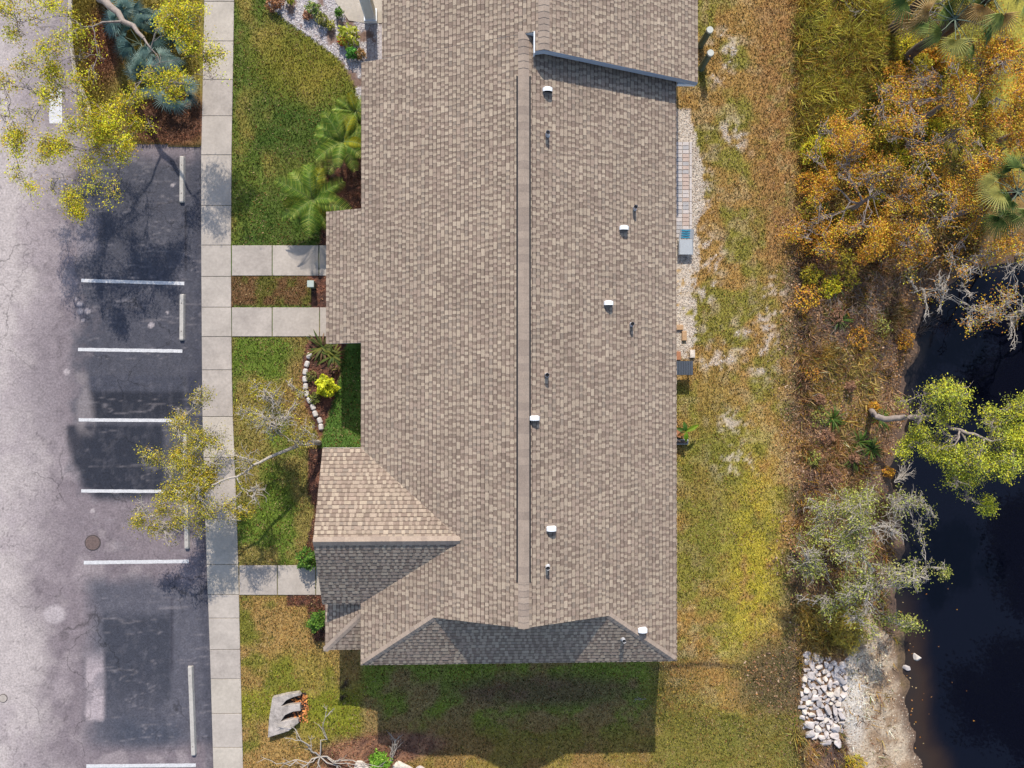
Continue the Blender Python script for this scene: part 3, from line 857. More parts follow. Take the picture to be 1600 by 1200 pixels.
for yy in (P(510, 407, 0).y, P(510, 503, 0).y):
    dd = box('door', Xl + ov - .05, Xl + ov - .005, yy - .45, yy + .45, .05, 2.1, M['door'], house)
    box('handle', Xl + ov - .09, Xl + ov - .05, yy + .33, yy + .38, .95, 1.05, M['lead'], dd)
# fascia corner seen in the courtyard
# roof vents and pipes
def roof_z(x, y):
    return min(ZE + PT * (x - Xl), ZE + PT * (Xr - x), ZE + slope_s * (y - Yb) if y < Yg else 99)
def roof_pt(px, py):
    z = ZE + 1
    for _ in range(25):
        p = P(px, py, z); z = 0.5 * z + 0.5 * roof_z(p.x, p.y)
    return P(px, py, z)
def vent(px, py):
    p = roof_pt(px, py + 5)
    t = thing('roof_vent', None, None); t.parent = house; t.location = p - worig(house)
    sl_ = -PT if p.x > Xc else PT
    w, hgt, dep = 0.165, 0.22, 0.15
    V, Fs = [], []
    K = 10
    for j, (yo, sc) in enumerate(((-dep * .5, 1.0), (dep * .3, 1.0), (dep * .5, 0.72))):
        for k in range(K + 1):
            a = math.pi * k / K
            V.append((p.x + w * sc * math.cos(a), p.y + yo, p.z + 0.03 + hgt * (0.35 + .65 * sc if True else 1) * (0.35 + 0.65 * math.sin(a)) if 0 < k < K else p.z - 0.1))
    n = K + 1
    for j in range(2):
        for k in range(K):
            Fs.append((j * n + k, j * n + k + 1, (j + 1) * n + k + 1, (j + 1) * n + k))
    Fs.append(tuple(range(2 * n, 3 * n)))
    mesh_py('hood', V, Fs, M['vent'], t, smooth=False)
    V2 = [(q[0] * .96 + p.x * .04, q[1] + .03, q[2] - .012) for q in V[:n]]
    mesh_py('dark_mouth', V2, [tuple(range(n))], M['black'], t)  # black face stands in for the dark inside of the hood
    q = Vector((p.x, p.y, p.z))
    mesh_py('flange', [(p.x - .2, p.y - .14, p.z - .2 * sl_ + .022), (p.x + .2, p.y - .14, p.z + .2 * sl_ + .022), (p.x + .2, p.y + .16, p.z + .2 * sl_ + .022), (p.x - .2, p.y + .16, p.z - .2 * sl_ + .022)],
            [(0, 1, 2, 3)], M['cap_b'], t)
for a in [(855, 137), (974, 352), (950, 469), (835, 648), (861, 820), (1003, 978)]: vent(*a)
def pipe(px, py):
    p = roof_pt(px, py + 3)
    t = thing('plumbing_pipe', None, None); t.parent = house; t.location = p - worig(house)
    bm = bmesh.new(); cyl_bm(bm, (p.x, p.y, p.z - .1), .07, .065, .42, 14, False)
    bm_obj('pipe', bm, M['lead'], t, smooth=True)
    bm = bmesh.new(); bmesh.ops.create_circle(bm, cap_ends=True, segments=14, radius=.034, matrix=Matrix.Translation((p.x, p.y, p.z + .27)))
    bm_obj('dark_bore', bm, M['black'], t)  # black disc painted as the darkness down the pipe
    bm = bmesh.new(); cyl_bm(bm, (p.x, p.y, p.z - .04), .1, .06, .1, 14, False)
    bm_obj('boot', bm, M['lead'], t, smooth=True)
for a in [(855, 208), (991, 323), (986, 504), (854, 583), (855, 882), (973, 995)]: pipe(*a)

# ---- neighbouring unit at the top
nb = thing('house', 'neighbouring attached house with taller tan roof and pale fascia at the top edge', 'house', ((X2l + X2r) / 2, Ytop - 1, 0.05))
nl_poly = [(X2l, YuL + .012, Z2l), (X836, YuL + .012, Z836), (X836, Ytop, Z836), (X2l, Ytop, Z2l)]
nl2_poly = [(X836, Yu, Z836), (X2, Yu, Z2), (X2, Ytop, Z2), (X836, Ytop, Z836)]
nr_poly = [(X2r, Yu, Z2r), (X2r, Ytop, Z2r), (X2, Ytop, Z2), (X2, Yu, Z2)]
roof_solid('roof', [nl_poly, nl2_poly, nr_poly], nb, 0.12)
for poly in (nl_poly, nl2_poly, nr_poly): shingles(poly, nb)
cap_run(nb, (X2, Yu, Z2), (X2, Ytop, Z2), dl, dr, 'ridge_cap', 0.2)
# rake fascia along the lower edge, white return at its left end, gable wall
def board(name, a, b2, h, th, m, parent, yo):
    (x0, z0), (x1, z1) = a, b2
    V = [(x0, yo, z0 - h), (x1, yo, z1 - h), (x1, yo, z1), (x0, yo, z0), (x0, yo + th, z0 - h), (x1, yo + th, z1 - h), (x1, yo + th, z1), (x0, yo + th, z0)]
    return mesh_py(name, V, [(0, 1, 2, 3), (7, 6, 5, 4), (3, 2, 6, 7), (0, 4, 5, 1), (0, 3, 7, 4), (1, 5, 6, 2)], m, parent)
board('fascia', (X2, Z2 - .012), (X2r, Z2r - .012), 0.24, 0.018, M['fascia_shaded'], nb, Yu - 0.02)
board('fascia', (X836, Z836 - .012), (X2, Z2 - .012), 0.24, 0.018, M['fascia_shaded'], nb, Yu - 0.0195)
box('fascia', X836 - .045, X836, Yu - .05, YuL + .02, Z836 - .3, Z836 + .012, M['fascia'], nb)
wz = lambda x: Z2 - PT * (x - X2)
V = [(X836 + .2, Yu + .3, ZR - .5), (X2r - .45, Yu + .3, 2.0), (X2r - .45, Yu + .3, wz(X2r - .45) - .13), (X2, Yu + .3, Z2 - .13), (X836 + .2, Yu + .3, Z836 - .1)]
mesh_py('gable_wall', V, [(0, 1, 2, 3, 4)], M['stucco'], nb)
mesh_py('gable_wall', [(Xc - .1, YuL - .01, ZR - .3), (X836, YuL - .01, ZR - .5), (X836, YuL - .01, Z836 - .01), (Xc - .1, YuL - .01, ZR - .03)], [(0, 1, 2, 3)], M['fascia'], nb)
# boxed eave return
box('eave_return', Xr + .03, X2r - .03, Yu - .02, Yu + .28, Z2r - .32, Z2r - .13, M['white'], nb)
wall(nb, X2r - .65, X2r - .45, Yu + .3, Ytop, Z2r - .02)
wall(nb, X2l + .2, X2l + .4, YuL + .1, Ytop, Z2l - .05)
# porch column with recessed panel and base
cb = P(580, 36, 0.06)
cx_, cy_ = cb.x, cb.y + .22
co = thing('porch_column', None, None); co.parent = nb; co.location = Vector((cx_, cy_, 0.05)) - worig(nb)
box('shaft', cx_ - .2, cx_ + .2, cy_ - .2, cy_ + .2, .3, 2.9, M['white'], co, .01)
box('plinth', cx_ - .25, cx_ + .25, cy_ - .25, cy_ + .25, .0, .3, M['white'], co, .01)
for (a0, a1, b0, b1) in ((-.14, .14, -.215, -.205), (-.215, -.205, -.14, .14)):
    box('panel_moulding', cx_ + a0, cx_ + a1, cy_ + b0, cy_ + b1, .5, 2.6, M['fascia'], co)
# entrance paving slab
pats = prism('patio', [tuple(P(a, c, .1).xy) for a, c in ((512, -60), (525, 4), (545, 32), (572, 36), (600, 36), (600, -60))], -.1, .1, M['concrete_b'])
setp(pats, kind='structure')
# ------------------------------------------------------------------ vegetation helpers
print('plants')
class Soup:
    """many small faces with a colour per vertex"""
    def __init__(s): s.V = []; s.C = []; s.k = 4
    def add(s, V, Cc): s.V.append(V); s.C.append(Cc)
    def obj(s, name, m, parent=None, k=4, kind=None):
        V = np.concatenate(s.V); Cc = np.concatenate(s.C)
        Fq = np.arange(len(V)).reshape(-1, k)
        o = mesh_np(name, V, Fq, m, Cc, parent)
        if kind: setp(o, kind=kind)
        return o
def rand_dirs(n, upbias=0.0):
    v = RNG.normal(size=(n, 3)); v[:, 2] = np.abs(v[:, 2]) + upbias
    return v / np.linalg.norm(v, axis=1, keepdims=True)
def leaves(pts, size, pal, soup, upbias=0.6, aspect=0.55, vary=0.3, gain=1.6, tone=None):
    """rhombus leaves centred on pts"""
    n = len(pts)
    if n == 0: return
    nrm = rand_dirs(n, upbias)
    t = RNG.normal(size=(n, 3)); t -= nrm * (t * nrm).sum(1, keepdims=True); t /= np.linalg.norm(t, axis=1, keepdims=True) + 1e-9
    b_ = np.cross(nrm, t)
    L = (size * RNG.uniform(0.65, 1.3, n))[:, None] / 2; W = L * aspect
    bend = nrm * L * 0.25
    V = np.stack([pts - t * L, pts + b_ * W + bend, pts + t * L, pts - b_ * W + bend], 1).reshape(-1, 3)
    pal = np.array(pal)
    c = np.minimum(pal[RNG.integers(0, len(pal), n)] * RNG.uniform(1 - vary, 1 + vary, (n, 1)) * gain * (1.0 if tone is None else tone), .8)
    soup.add(V, np.repeat(c, 4, 0))
class Tubes:
    def __init__(s): s.V = []; s.F = []; s.n = 0
    def add(s, pts, radii, sides=5):
        pts = np.asarray(pts, float); n = len(pts)
        d = np.gradient(pts, axis=0); d /= np.linalg.norm(d, axis=1, keepdims=True) + 1e-9
        ref = np.where(np.abs(d[:, 2:3]) > 0.9, np.array([[1.0, 0, 0]]), np.array([[0, 0, 1.0]]))
        a = np.cross(d, ref); a /= np.linalg.norm(a, axis=1, keepdims=True) + 1e-9
        b_ = np.cross(d, a)
        th = np.arange(sides) * 2 * np.pi / sides
        ring = pts[:, None] + np.asarray(radii)[:, None, None] * (np.cos(th)[None, :, None] * a[:, None] + np.sin(th)[None, :, None] * b_[:, None])
        s.V.append(ring.reshape(-1, 3))
        i = np.arange(n - 1)[:, None] * sides; j = np.arange(sides)[None]; j2 = (j + 1) % sides
        s.F.append((np.stack([i + j, i + j2, i + sides + j2, i + sides + j], -1) + s.n).reshape(-1, 4))
        s.n += n * sides
    def obj(s, name, m, parent=None):
        return mesh_np(name, np.concatenate(s.V), np.concatenate(s.F), m, None, parent, smooth=True)
def curve(p0, p1, n=6, wob=0.08, bow=0.0):
    p0 = np.asarray(p0, float); p1 = np.asarray(p1, float)
    t = np.linspace(0, 1, n)[:, None]
    L = np.linalg.norm(p1 - p0)
    q = p0 * (1 - t) + p1 * t
    w = RNG.normal(size=(n, 3)) * wob * L * np.sin(np.pi * t)
    w[:, 2] += (bow * L * np.sin(np.pi * t))[:, 0]
    return q + w
def split(blobs, k=3, shrink=.6, spread=.75, bare=.3):
    out = []
    for (x_, y_, z_, R, lf) in blobs:
        for _ in range(k):
            d = RNG.normal(size=3) * R * spread * np.array([.7, .7, .35])
            q = RNG.random()
            l2 = lf * .12 if q < bare else min(.98, lf * RNG.uniform(.7, 1.25))
            out.append((x_ + d[0], y_ + d[1], max(.5, z_ + d[2]), R * shrink * RNG.uniform(.8, 1.25), l2))
    return out
def crown(trunk_pts, trunk_r, blobs, pal, leaf=0.08, bark='bark', name='tree', label='', cat='tree', group=None,
          twigs=10, sub=3, cl=9, clr=0.13, aspect=0.55, twr=0.009, flat=0.55, limb_r=0.035):
    """tree: trunk polyline, then a limb to every blob (x,y,z,radius,leafiness), twigs and leaves inside it"""
    base = Vector(trunk_pts[0])
    t = thing(name, label, cat, base, group)
    tb = Tubes(); sp = Soup()
    tp = np.array([list(q) for q in trunk_pts], float)
    # smooth trunk
    m = []
    rr = []
    for i in range(len(tp) - 1):
        seg = curve(tp[i], tp[i + 1], 5, 0.03)
        m.append(seg if i == len(tp) - 2 else seg[:-1])
        r_ = np.linspace(trunk_r[i], trunk_r[i + 1], 5); rr.append(r_ if i == len(tp) - 2 else r_[:-1])
    m = np.concatenate(m); rr = np.concatenate(rr)
    tb.add(m, rr, 8)
    nodes = [m]; nrad = [rr]
    order = sorted(blobs, key=lambda q: np.min(np.linalg.norm(m - np.array(q[:3]), axis=1)))
    for (bx, by, bz, R, lf) in order:
        c = np.array([bx, by, bz])
        A = np.concatenate(nodes); AR = np.concatenate(nrad)
        d = np.linalg.norm(A - c, axis=1) + np.where(A[:, 2] > bz + 0.2, 3.0, 0) + (AR < 0.012) * 1.5
        i = int(np.argmin(d))
        n = max(5, int(d[i] / 0.35))
        L = curve(A[i], c + RNG.normal(size=3) * R * 0.2, min(n, 12), 0.05, 0.06)
        r0 = min(AR[i] * 0.75, limb_r + 0.012 * d[i])
        lr = np.linspace(r0, 0.012, len(L)); tb.add(L, lr, 5)
        nodes.append(L[1:]); nrad.append(lr[1:])
        k = max(4, int(twigs * R * R * 1.4))
        for _ in range(k):
            s0 = L[RNG.integers(max(1, len(L) // 3), len(L))]
            e = c + rand_dirs(1)[0] * np.array([1, 1, flat * RNG.choice([-1, 1])]) * R * RNG.uniform(0.45, 1.0)
            tw = curve(s0, e, 6, 0.07, 0.03)
            tb.add(tw, np.linspace(twr * 1.5, twr * 0.7, 6), 4)
            ends = [tw[-1]]
            for _ in range(sub):
                s1 = tw[RNG.integers(2, 6)]
                e1 = s1 + RNG.normal(size=3) * R * 0.27 * np.array([1, 1, .6])
                t2 = curve(s1, e1, 4, 0.06)
                tb.add(t2, np.linspace(twr, twr * 0.5, 4), 3)
                ends.append(e1); ends.append(t2[2])
            for e1 in ends:
                if RNG.random() < lf:
                    nl_ = int(cl * RNG.uniform(0.5, 1.5))
                    leaves(e1 + RNG.normal(size=(nl_, 3)) * clr, leaf, [pal[q] for q in RNG.integers(0, len(pal), 3)], sp, 0.8, aspect, tone=RNG.choice([.5, .75, 1.0, 1.15, 1.4]))
    tb.obj('trunk', M[bark], t)
    if sp.V: sp.obj('crown', M['leaf'], t)
    return t
ZS = 1.0
def B(px, py, z, rpx, lf=0.8):
    z = z * ZS
    p = P(px, py, z); return (p.x, p.y, z, rpx / 46.0, lf)

# palettes
YEL = [q * 1.15 for q in [C(205, 188, 36), C(188, 178, 42), C(165, 164, 44), C(212, 198, 44), C(180, 160, 48), C(200, 160, 44), C(140, 148, 44)]]
YOL = [C(170, 158, 50), C(190, 172, 40), C(150, 145, 55), C(180, 150, 50), C(130, 130, 50)]
LIME = [C(182, 182, 50), C(160, 168, 58), C(200, 195, 55), C(140, 148, 60), C(125, 135, 65), C(205, 190, 60)]
ORG = [C(238, 172, 48), C(228, 152, 46), C(242, 188, 60), C(215, 140, 58), C(228, 178, 62), C(205, 168, 58), C(205, 140, 80)]
OLV = [C(150, 148, 80), C(140, 146, 70), C(175, 168, 92), C(125, 134, 60), C(165, 170, 75)]
GRN = [C(90, 125, 45), C(75, 110, 40), C(115, 145, 55), C(60, 90, 35)]
BRT = [C(220, 215, 50), C(205, 205, 45), C(190, 195, 60), C(170, 180, 45)]

# ---- tree over the planting island, top left
b0 = G(150, -28)
ZS = .62
bl = [B(30, 60, 6.6, 26), B(62, 100, 6.4, 26), B(20, 130, 6.2, 24, .5), B(20, 195, 6.2, 28), B(55, 235, 5.8, 30, .95), B(90, 92, 6.6, 24), B(95, 215, 5.8, 26, .95), B(130, 120, 6.6, 24),
      B(150, 160, 6.2, 30, .95), B(140, 205, 5.9, 32, .95), B(195, 165, 6.2, 26), B(200, 205, 5.8, 30, .95), B(235, 200, 5.6, 22, .8), B(175, 235, 5.4, 26, .7), B(60, 275, 5.4, 26, .6),
      B(95, 310, 5.2, 26, .6), B(120, 320, 5.2, 20, .8), B(150, 280, 5.3, 28, .6), B(185, 290, 5.0, 22, .5), B(30, 240, 5.5, 22, .6), B(40, 15, 7, 26, .6), B(100, 20, 7.2, 22, .4),
      B(290, 20, 6.8, 30, .7), B(300, 60, 6.4, 28, .55), B(260, 45, 6.6, 26, .4), B(295, 105, 6.0, 28, .55), B(340, 95, 5.8, 18, .6), B(250, 10, 7, 24, .6), B(262, 140, 5.6, 20, .5), B(70, 150, 6, 24, .45), B(10, 20, 7, 20, .5), B(240, 105, 5.8, 22, .3)]
crown([b0, P(148, -25, 1.3), P(150, -10, 2.2), P(185, 20, 3.1), P(225, 60, 3.5)], [.24, .2, .17, .11, .06], split(bl, 3, .68, .85, .22), YEL, leaf=.064, bark='bark', name='shade_tree',
      label='large yellow-leaved tree spreading over the planting island and parking spaces', twigs=18, cl=21, clr=.13)
# ---- leaning tree over the sidewalk
b0 = G(499, 692)
ZS = .58
bl = [B(300, 655, 4.3, 26, .35), B(265, 652, 4.2, 20, .6), B(265, 710, 4.6, 26, .95), B(300, 735, 4.8, 30, .95), B(255, 745, 4.6, 24, .95), B(330, 725, 4.8, 26, .8), B(300, 790, 4.6, 30, .95), B(335, 800, 4.5, 22, .8),
      B(235, 800, 4.2, 26, .95), B(265, 830, 4.0, 24, .9), B(305, 825, 4.2, 20, .8), B(225, 815, 4, 18, .8), B(335, 760, 4.8, 26, .6), B(400, 600, 4.4, 22, .25), B(440, 595, 4.4, 26, .2), B(390, 640, 4.6, 30, .12), B(430, 650, 4.6, 34, .18),
      B(465, 670, 4.2, 26, .4), B(480, 690, 3.6, 20, .4), B(410, 690, 4.8, 34, .1), B(380, 800, 4.3, 14, .7), B(375, 780, 4.2, 12, .5), B(350, 690, 4.8, 24, .2), B(400, 750, 4.6, 24, .1), B(470, 620, 4.2, 16, .15)]
crown([b0, P(492, 690, .9), P(462, 698, 1.6), P(420, 715, 2.1), P(370, 745, 2.5), P(325, 760, 2.7)], [.1, .085, .065, .05, .04, .025], split(bl, 3, .72, 1.0, .38), [q * 1.1 for q in YOL], leaf=.056, bark='pale_bark', name='leaning_tree',
      label='sparse leaning tree with pale grey limbs reaching over the sidewalk', twigs=33, sub=5, cl=12, clr=.11, twr=.01)
# ---- lime tree leaning over the pond
b0 = G(1361, 641)
ZS = .9
bl = [B(1470, 620, 3.4, 32, .85), B(1520, 625, 3.6, 34, .85), B(1560, 650, 3.8, 34, .95), B(1590, 660, 3.8, 34, .95), B(1450, 665, 3.0, 30, .7), B(1500, 680, 3.8, 36, .7), B(1540, 700, 4, 36, .75), B(1585, 710, 4, 34, .9), B(1430, 690, 2.6, 24, .7),
      B(1475, 720, 3.2, 30, .9), B(1520, 735, 3.4, 28, .8), B(1570, 740, 3.5, 26, .7), B(1520, 770, 3.0, 18, .95), B(1545, 785, 2.8, 16, .95), B(1600, 690, 4, 30, .9), B(1430, 640, 2.8, 22, .4), B(1620, 640, 4, 34, .9), B(1630, 720, 4, 36, .9), B(1410, 700, 2.2, 14, .6)]
crown([b0, P(1366, 648, .35), P(1382, 655, .55), P(1414, 652, .9), P(1450, 652, 1.9), P(1500, 672, 3.0), P(1550, 690, 3.6)], [.12, .12, .115, .11, .09, .065, .04], split(bl, 3, .68, .85, .3), [q * 1.15 for q in LIME], leaf=.066, bark='bark', name='pond_tree',
      label='lime-green tree with curved grey trunk leaning over the dark pond', twigs=21, sub=5, cl=15, clr=.12)
# ---- sparse tree on the bank
b0 = G(1362, 892)
ZS = 1.0
bl = [B(1300, 770, 2.2, 34, .45), B(1340, 760, 2.4, 34, .5), B(1280, 810, 2.2, 34, .45), B(1330, 810, 2.8, 38, .5), B(1380, 800, 2.8, 36, .35), B(1420, 795, 2.5, 24, .25), B(1290, 860, 2.4, 36, .5), B(1340, 860, 3, 38, .45), B(1395, 850, 3, 36, .35),
      B(1445, 830, 2.4, 22, .15), B(1440, 890, 2.3, 22, .35), B(1468, 892, 2.2, 12, .6), B(1300, 910, 2.2, 36, .5), B(1350, 920, 2.5, 36, .5), B(1400, 910, 2.4, 30, .4), B(1410, 950, 2, 24, .6), B(1310, 950, 1.8, 32, .5), B(1360, 960, 1.8, 28, .5), B(1420, 975, 1.6, 14, .6), B(1265, 850, 1.9, 22, .4), B(1275, 930, 1.7, 24, .4)]
crown([b0, P(1360, 888, .9), P(1352, 878, 1.9), P(1345, 862, 2.6)], [.1, .08, .06, .035], split(bl, 3, .72, .8, .35), OLV, leaf=.075, bark='pale_bark', name='bank_tree',
      label='thin grey-green tree with bare twigs on the bank above the rocks', twigs=27, sub=5, cl=7, clr=.13, twr=.01)
# ---- orange trees in the top right corner
ZS = .62
def orange(bpx, bpy, h, spots, lab, lf=.85, pal=ORG, tw=13, base_r=.13, bark='bark'):
    b0 = G(bpx, bpy)
    h = h * ZS
    crown([b0, (b0.x + .1, b0.y, h * .35), (b0.x + .15, b0.y + .1, h * .7), (b0.x + .1, b0.y + .15, h * .95)], [base_r, base_r * .8, base_r * .5, .03],
          split([B(*q) if len(q) == 5 else B(*q, lf) for q in spots], 3, .62, 1.05, .5), pal, leaf=.066, bark=bark, name='cypress_tree', label=lab, group='orange trees by the pond', twigs=tw * 1.9, sub=5, cl=17 if lf > .5 else 10, clr=.15, flat=.7, twr=.012)
orange(1320, 330, 3.2, [(1270, 260, 2, 30), (1300, 230, 2.2, 28), (1330, 200, 2.4, 28), (1360, 240, 3, 34, .4), (1310, 280, 2.6, 34), (1350, 300, 3, 34), (1280, 320, 2, 30), (1330, 340, 2.6, 32), (1370, 350, 2.6, 26), (1260, 350, 1.4, 26, .6), (1370, 275, 3, 26, .2), (1300, 370, 1.6, 26, .6)],
       'low orange-leaved tree nearest the mown grass strip', .75)
orange(1430, 190, 4.6, [(1410, 110, 3.8, 32), (1440, 150, 4.2, 34, .6), (1400, 170, 3.8, 32, .5), (1430, 210, 4.4, 36, .3), (1470, 190, 4.4, 32, .35), (1460, 240, 4.4, 30, .35), (1395, 210, 3.6, 26, .5), (1420, 250, 4, 30, .25), (1480, 130, 4, 26, .5), (1500, 230, 4, 26, .5)],
       'orange tree with a bare grey twiggy middle left of the palm fronds', .7, tw=17)
orange(1530, 120, 5.6, [(1510, 60, 4.6, 30), (1545, 80, 5, 34), (1580, 60, 5, 34), (1550, 120, 5.4, 34), (1590, 110, 5.4, 34), (1520, 150, 5, 30), (1570, 150, 5.4, 32), (1600, 160, 5, 30), (1620, 90, 5, 34), (1530, 180, 4.8, 26, .5)],
       'bright orange tree in the top right corner beneath the palms', .95)
orange(1560, 220, 4.8, [(1540, 210, 4.4, 30, .5), (1580, 200, 4.6, 30), (1600, 240, 4.6, 30), (1550, 250, 4.4, 28, .45), (1520, 260, 4, 24, .5), (1590, 280, 4, 24), (1620, 210, 4.4, 30)],
       'orange tree at the right edge above the fallen palm fronds', .8)
orange(1480, 340, 3.6, [(1470, 290, 3.2, 28), (1500, 300, 3.4, 28), (1455, 330, 3, 28, .9), (1490, 345, 3.4, 30, .9), (1520, 330, 3.2, 24), (1430, 350, 2.6, 28, .4), (1410, 310, 2.8, 30, .35), (1500, 375, 2.8, 22, .9), (1450, 380, 2.2, 24, .4), (1420, 395, 1.8, 22, .5)],
       'golden-orange tree beside the head of the pond', .85)
orange(1590, 400, 4.4, [(1585, 370, 3.8, 26, .7), (1550, 430, 3.6, 30, .08), (1520, 460, 3.2, 30, .05), (1490, 490, 2.8, 26, .1), (1560, 480, 3.2, 30, .15), (1540, 500, 2.6, 26, .15), (1600, 440, 3.6, 30, .3), (1470, 430, 2.6, 26, .1), (1440, 450, 2.0, 22, .15), (1570, 520, 2.4, 20, .1), (1500, 430, 3, 28, .3), (1530, 405, 3, 26, .5), (1470, 405, 2.4, 24, .35), (1575, 400, 3.4, 28, .6), (1600, 480, 3, 28, .2), (1450, 480, 2, 20, .1)],
       'nearly bare tree with white branches hanging over the pond', .5, tw=14, bark='pale_bark')

# ---- shrubs
def shrub(name, label, px, py, rpx, h, pal, n, leaf=.09, cat='shrub', aspect=.55, group=None):
    b0 = G(px, py)
    t = thing(name, label, cat, b0, group)
    R = rpx / 41.0
    tb = Tubes(); sp = Soup()
    for _ in range(max(5, int(10 * R + 4))):
        d = rand_dirs(1, .5)[0]
        tip = np.array(b0) + d * np.array([R, R, h]) * .85
        tb.add(curve(b0, tip, 5, .06), np.linspace(.018, .006, 5), 4)
    d = rand_dirs(n, 0.15)
    rad = RNG.uniform(.55, 1.0, n) ** .6
    lump = 1 + .28 * np.sin(d[:, 0] * 5 + px) * np.cos(d[:, 1] * 6 + py)
    pts = np.array(b0) + d * (rad * lump)[:, None] * np.array([R, R, h])
    pts[:, 2] += .05
    leaves(pts, leaf, pal, sp, .8, aspect)
    tb.obj('stem', M['dark_bark'], t); sp.obj('foliage', M['leaf'], t)
    return t
shrub('croton_shrub', 'bright yellow-green rounded shrub behind the white edging stones', 512, 604, 17, .7, BRT, 700, .13)
shrub('boxwood_shrub', 'round dark green shrub beside the lowest walkway', 483, 871, 17, .9, GRN, 900, .09)
shrub('boxwood_shrub', 'dark green shrub against the small hip roof below the walkway', 499, 966, 15, .9, GRN, 900, .09)
shrub('flowering_shrub', 'yellow-green shrub with a red flower in the shell bed', 545, 60, 17, .6, [C(170, 175, 60), C(150, 160, 55), C(190, 185, 80)], 420, .12)
fl = shrub('bromeliad', 'red and orange bromeliad beside the yellow-green shrub', 536, 67, 7, .35, [C(190, 60, 30), C(210, 90, 40), C(200, 150, 50)], 90, .17, aspect=.3)
shrub('leafy_shrub', 'small bright green shrub below the red bromeliad', 551, 86, 9, .45, [C(90, 150, 60), C(110, 165, 70), C(70, 120, 50)], 220, .12)
shrub('leafy_shrub', 'brownish shrub with dry leaves at the corner of the shell bed', 564, 88, 9, .4, [C(170, 130, 90), C(150, 120, 70), C(130, 110, 70)], 160, .1)
shrub('leafy_shrub', 'rust-brown dry shrub at the top end of the shell bed', 430, 6, 15, .5, [C(160, 110, 75), C(140, 95, 65), C(175, 130, 90)], 420, .1)
shrub('leafy_shrub', 'small lime shrub at the very top of the shell bed', 455, 3, 7, .5, LIME, 160, .1)
shrub('leafy_shrub', 'low green shrub in the middle of the shell bed', 490, 18, 12, .4, [C(120, 140, 70), C(100, 125, 60), C(150, 150, 90)], 300, .1)
shrub('leafy_shrub', 'olive shrub next to the beige patio edge', 505, 34, 11, .4, [C(130, 135, 70), C(150, 145, 80), C(110, 110, 60)], 240, .1)
shrub('leafy_shrub', 'reddish dry shrub between the shells and the lawn edge', 481, 27, 8, .3, [C(160, 115, 90), C(140, 100, 75)], 140, .09)
shrub('leafy_shrub', 'green shrub touching the patio corner', 531, 24, 7, .45, GRN, 140, .1)
shrub('leafy_shrub', 'yellowish shrub below the patio corner', 517, 42, 8, .3, [C(165, 160, 70), C(140, 140, 60)], 150, .09)
shrub('garden_shrub', 'bronze-leaved plant in the mulch behind the yellow shrub', 523, 575, 10, .3, [C(120, 85, 75), C(95, 70, 62), C(120, 110, 60)], 160, .1)
shrub('garden_shrub', 'low green groundcover at the foot of the edging stones', 492, 622, 9, .25, [C(120, 125, 60), C(100, 110, 50)], 150, .09)
shrub('garden_shrub', 'small olive plant at the top of the edging stones', 488, 588, 9, .3, [C(125, 125, 65), C(105, 105, 55)], 150, .09)
shrub('leafy_shrub', 'round green bush among the bare branches at the bottom edge', 594, 1187, 19, .7, [C(120, 160, 50), C(100, 145, 45), C(150, 180, 70)], 800, .1)
shrub('leafy_shrub', 'yellow-orange tuft beside the sandy bank at the bottom edge', 1332, 1190, 18, .5, [C(200, 170, 40), C(185, 150, 45), C(150, 150, 50)], 420, .13, aspect=.2)
shrub('leafy_shrub', 'golden grassy mound at the top of the rock pile', 1320, 985, 34, .6, [C(185, 160, 60), C(160, 145, 60), C(150, 135, 70)], 1200, .2, aspect=.12)
# spiky plants and ferns built of long arching leaves
def strap_plant(name, label, px, py, n, L, pal, w=.045, cat='plant', rise=.5, group=None):
    b0 = G(px, py)
    t = thing(name, label, cat, b0, group)
    for i in range(n):
        a = random.uniform(0, 2 * math.pi); l = L * random.uniform(.6, 1.1); rs = rise * random.uniform(.4, 1.2)
        d = np.array([math.cos(a), math.sin(a), 0]); s_ = np.array([-math.sin(a), math.cos(a), 0])
        V = []; K = 5
        for k in range(K + 1):
            q = k / K
            c = np.array(b0) + d * l * q + np.array([0, 0, rs * l * (2.2 * q - 1.9 * q * q) + .02])
            ww = w * (1 - q) ** .7 * (0.6 + q) + .003
            V += [c - s_ * ww, c + s_ * ww]
        col = random.choice(pal) * random.uniform(.8, 1.2)
        Fs = [(2 * k, 2 * k + 1, 2 * k + 3, 2 * k + 2) for k in range(K)]
        mesh_py('leaf', V, Fs, M['leaf'], t, [col] * K)
    return t
strap_plant('spiky_plant', 'spiky green and bronze plant at the end of the second walkway', 505, 543, 34, .75, [C(125, 130, 70), C(100, 115, 55), C(140, 110, 80), C(150, 150, 70)])
strap_plant('spiky_plant', 'arching green plant under the roof corner behind the edging', 520, 556, 26, .65, [C(110, 125, 55), C(85, 105, 45), C(140, 140, 65)])
for i, (a, c, lab) in enumerate([(1340, 690, 'bright green fern clump just below the curved trunk'), (1330, 715, 'green fern clump above the bank tree'), (1360, 702, 'green fern spilling toward the pond edge'),
                                 (1375, 655, 'dark fern under the curved grey trunk'), (1305, 445, 'green tuft in the leaf litter above the pond corner'), (1310, 500, 'second green tuft lower in the leaf litter'),
                                 (1290, 205, 'dark palm seedling in the rank green grass'), (1300, 655, 'grey-green tuft left of the curved trunk'), (1180, 112, 'tiny green tuft below the island mulch')][:8]):
    strap_plant('fern', lab, a, c, 40, .6, [C(85, 120, 45), C(70, 105, 40), C(110, 140, 55), C(125, 140, 70)], .02)

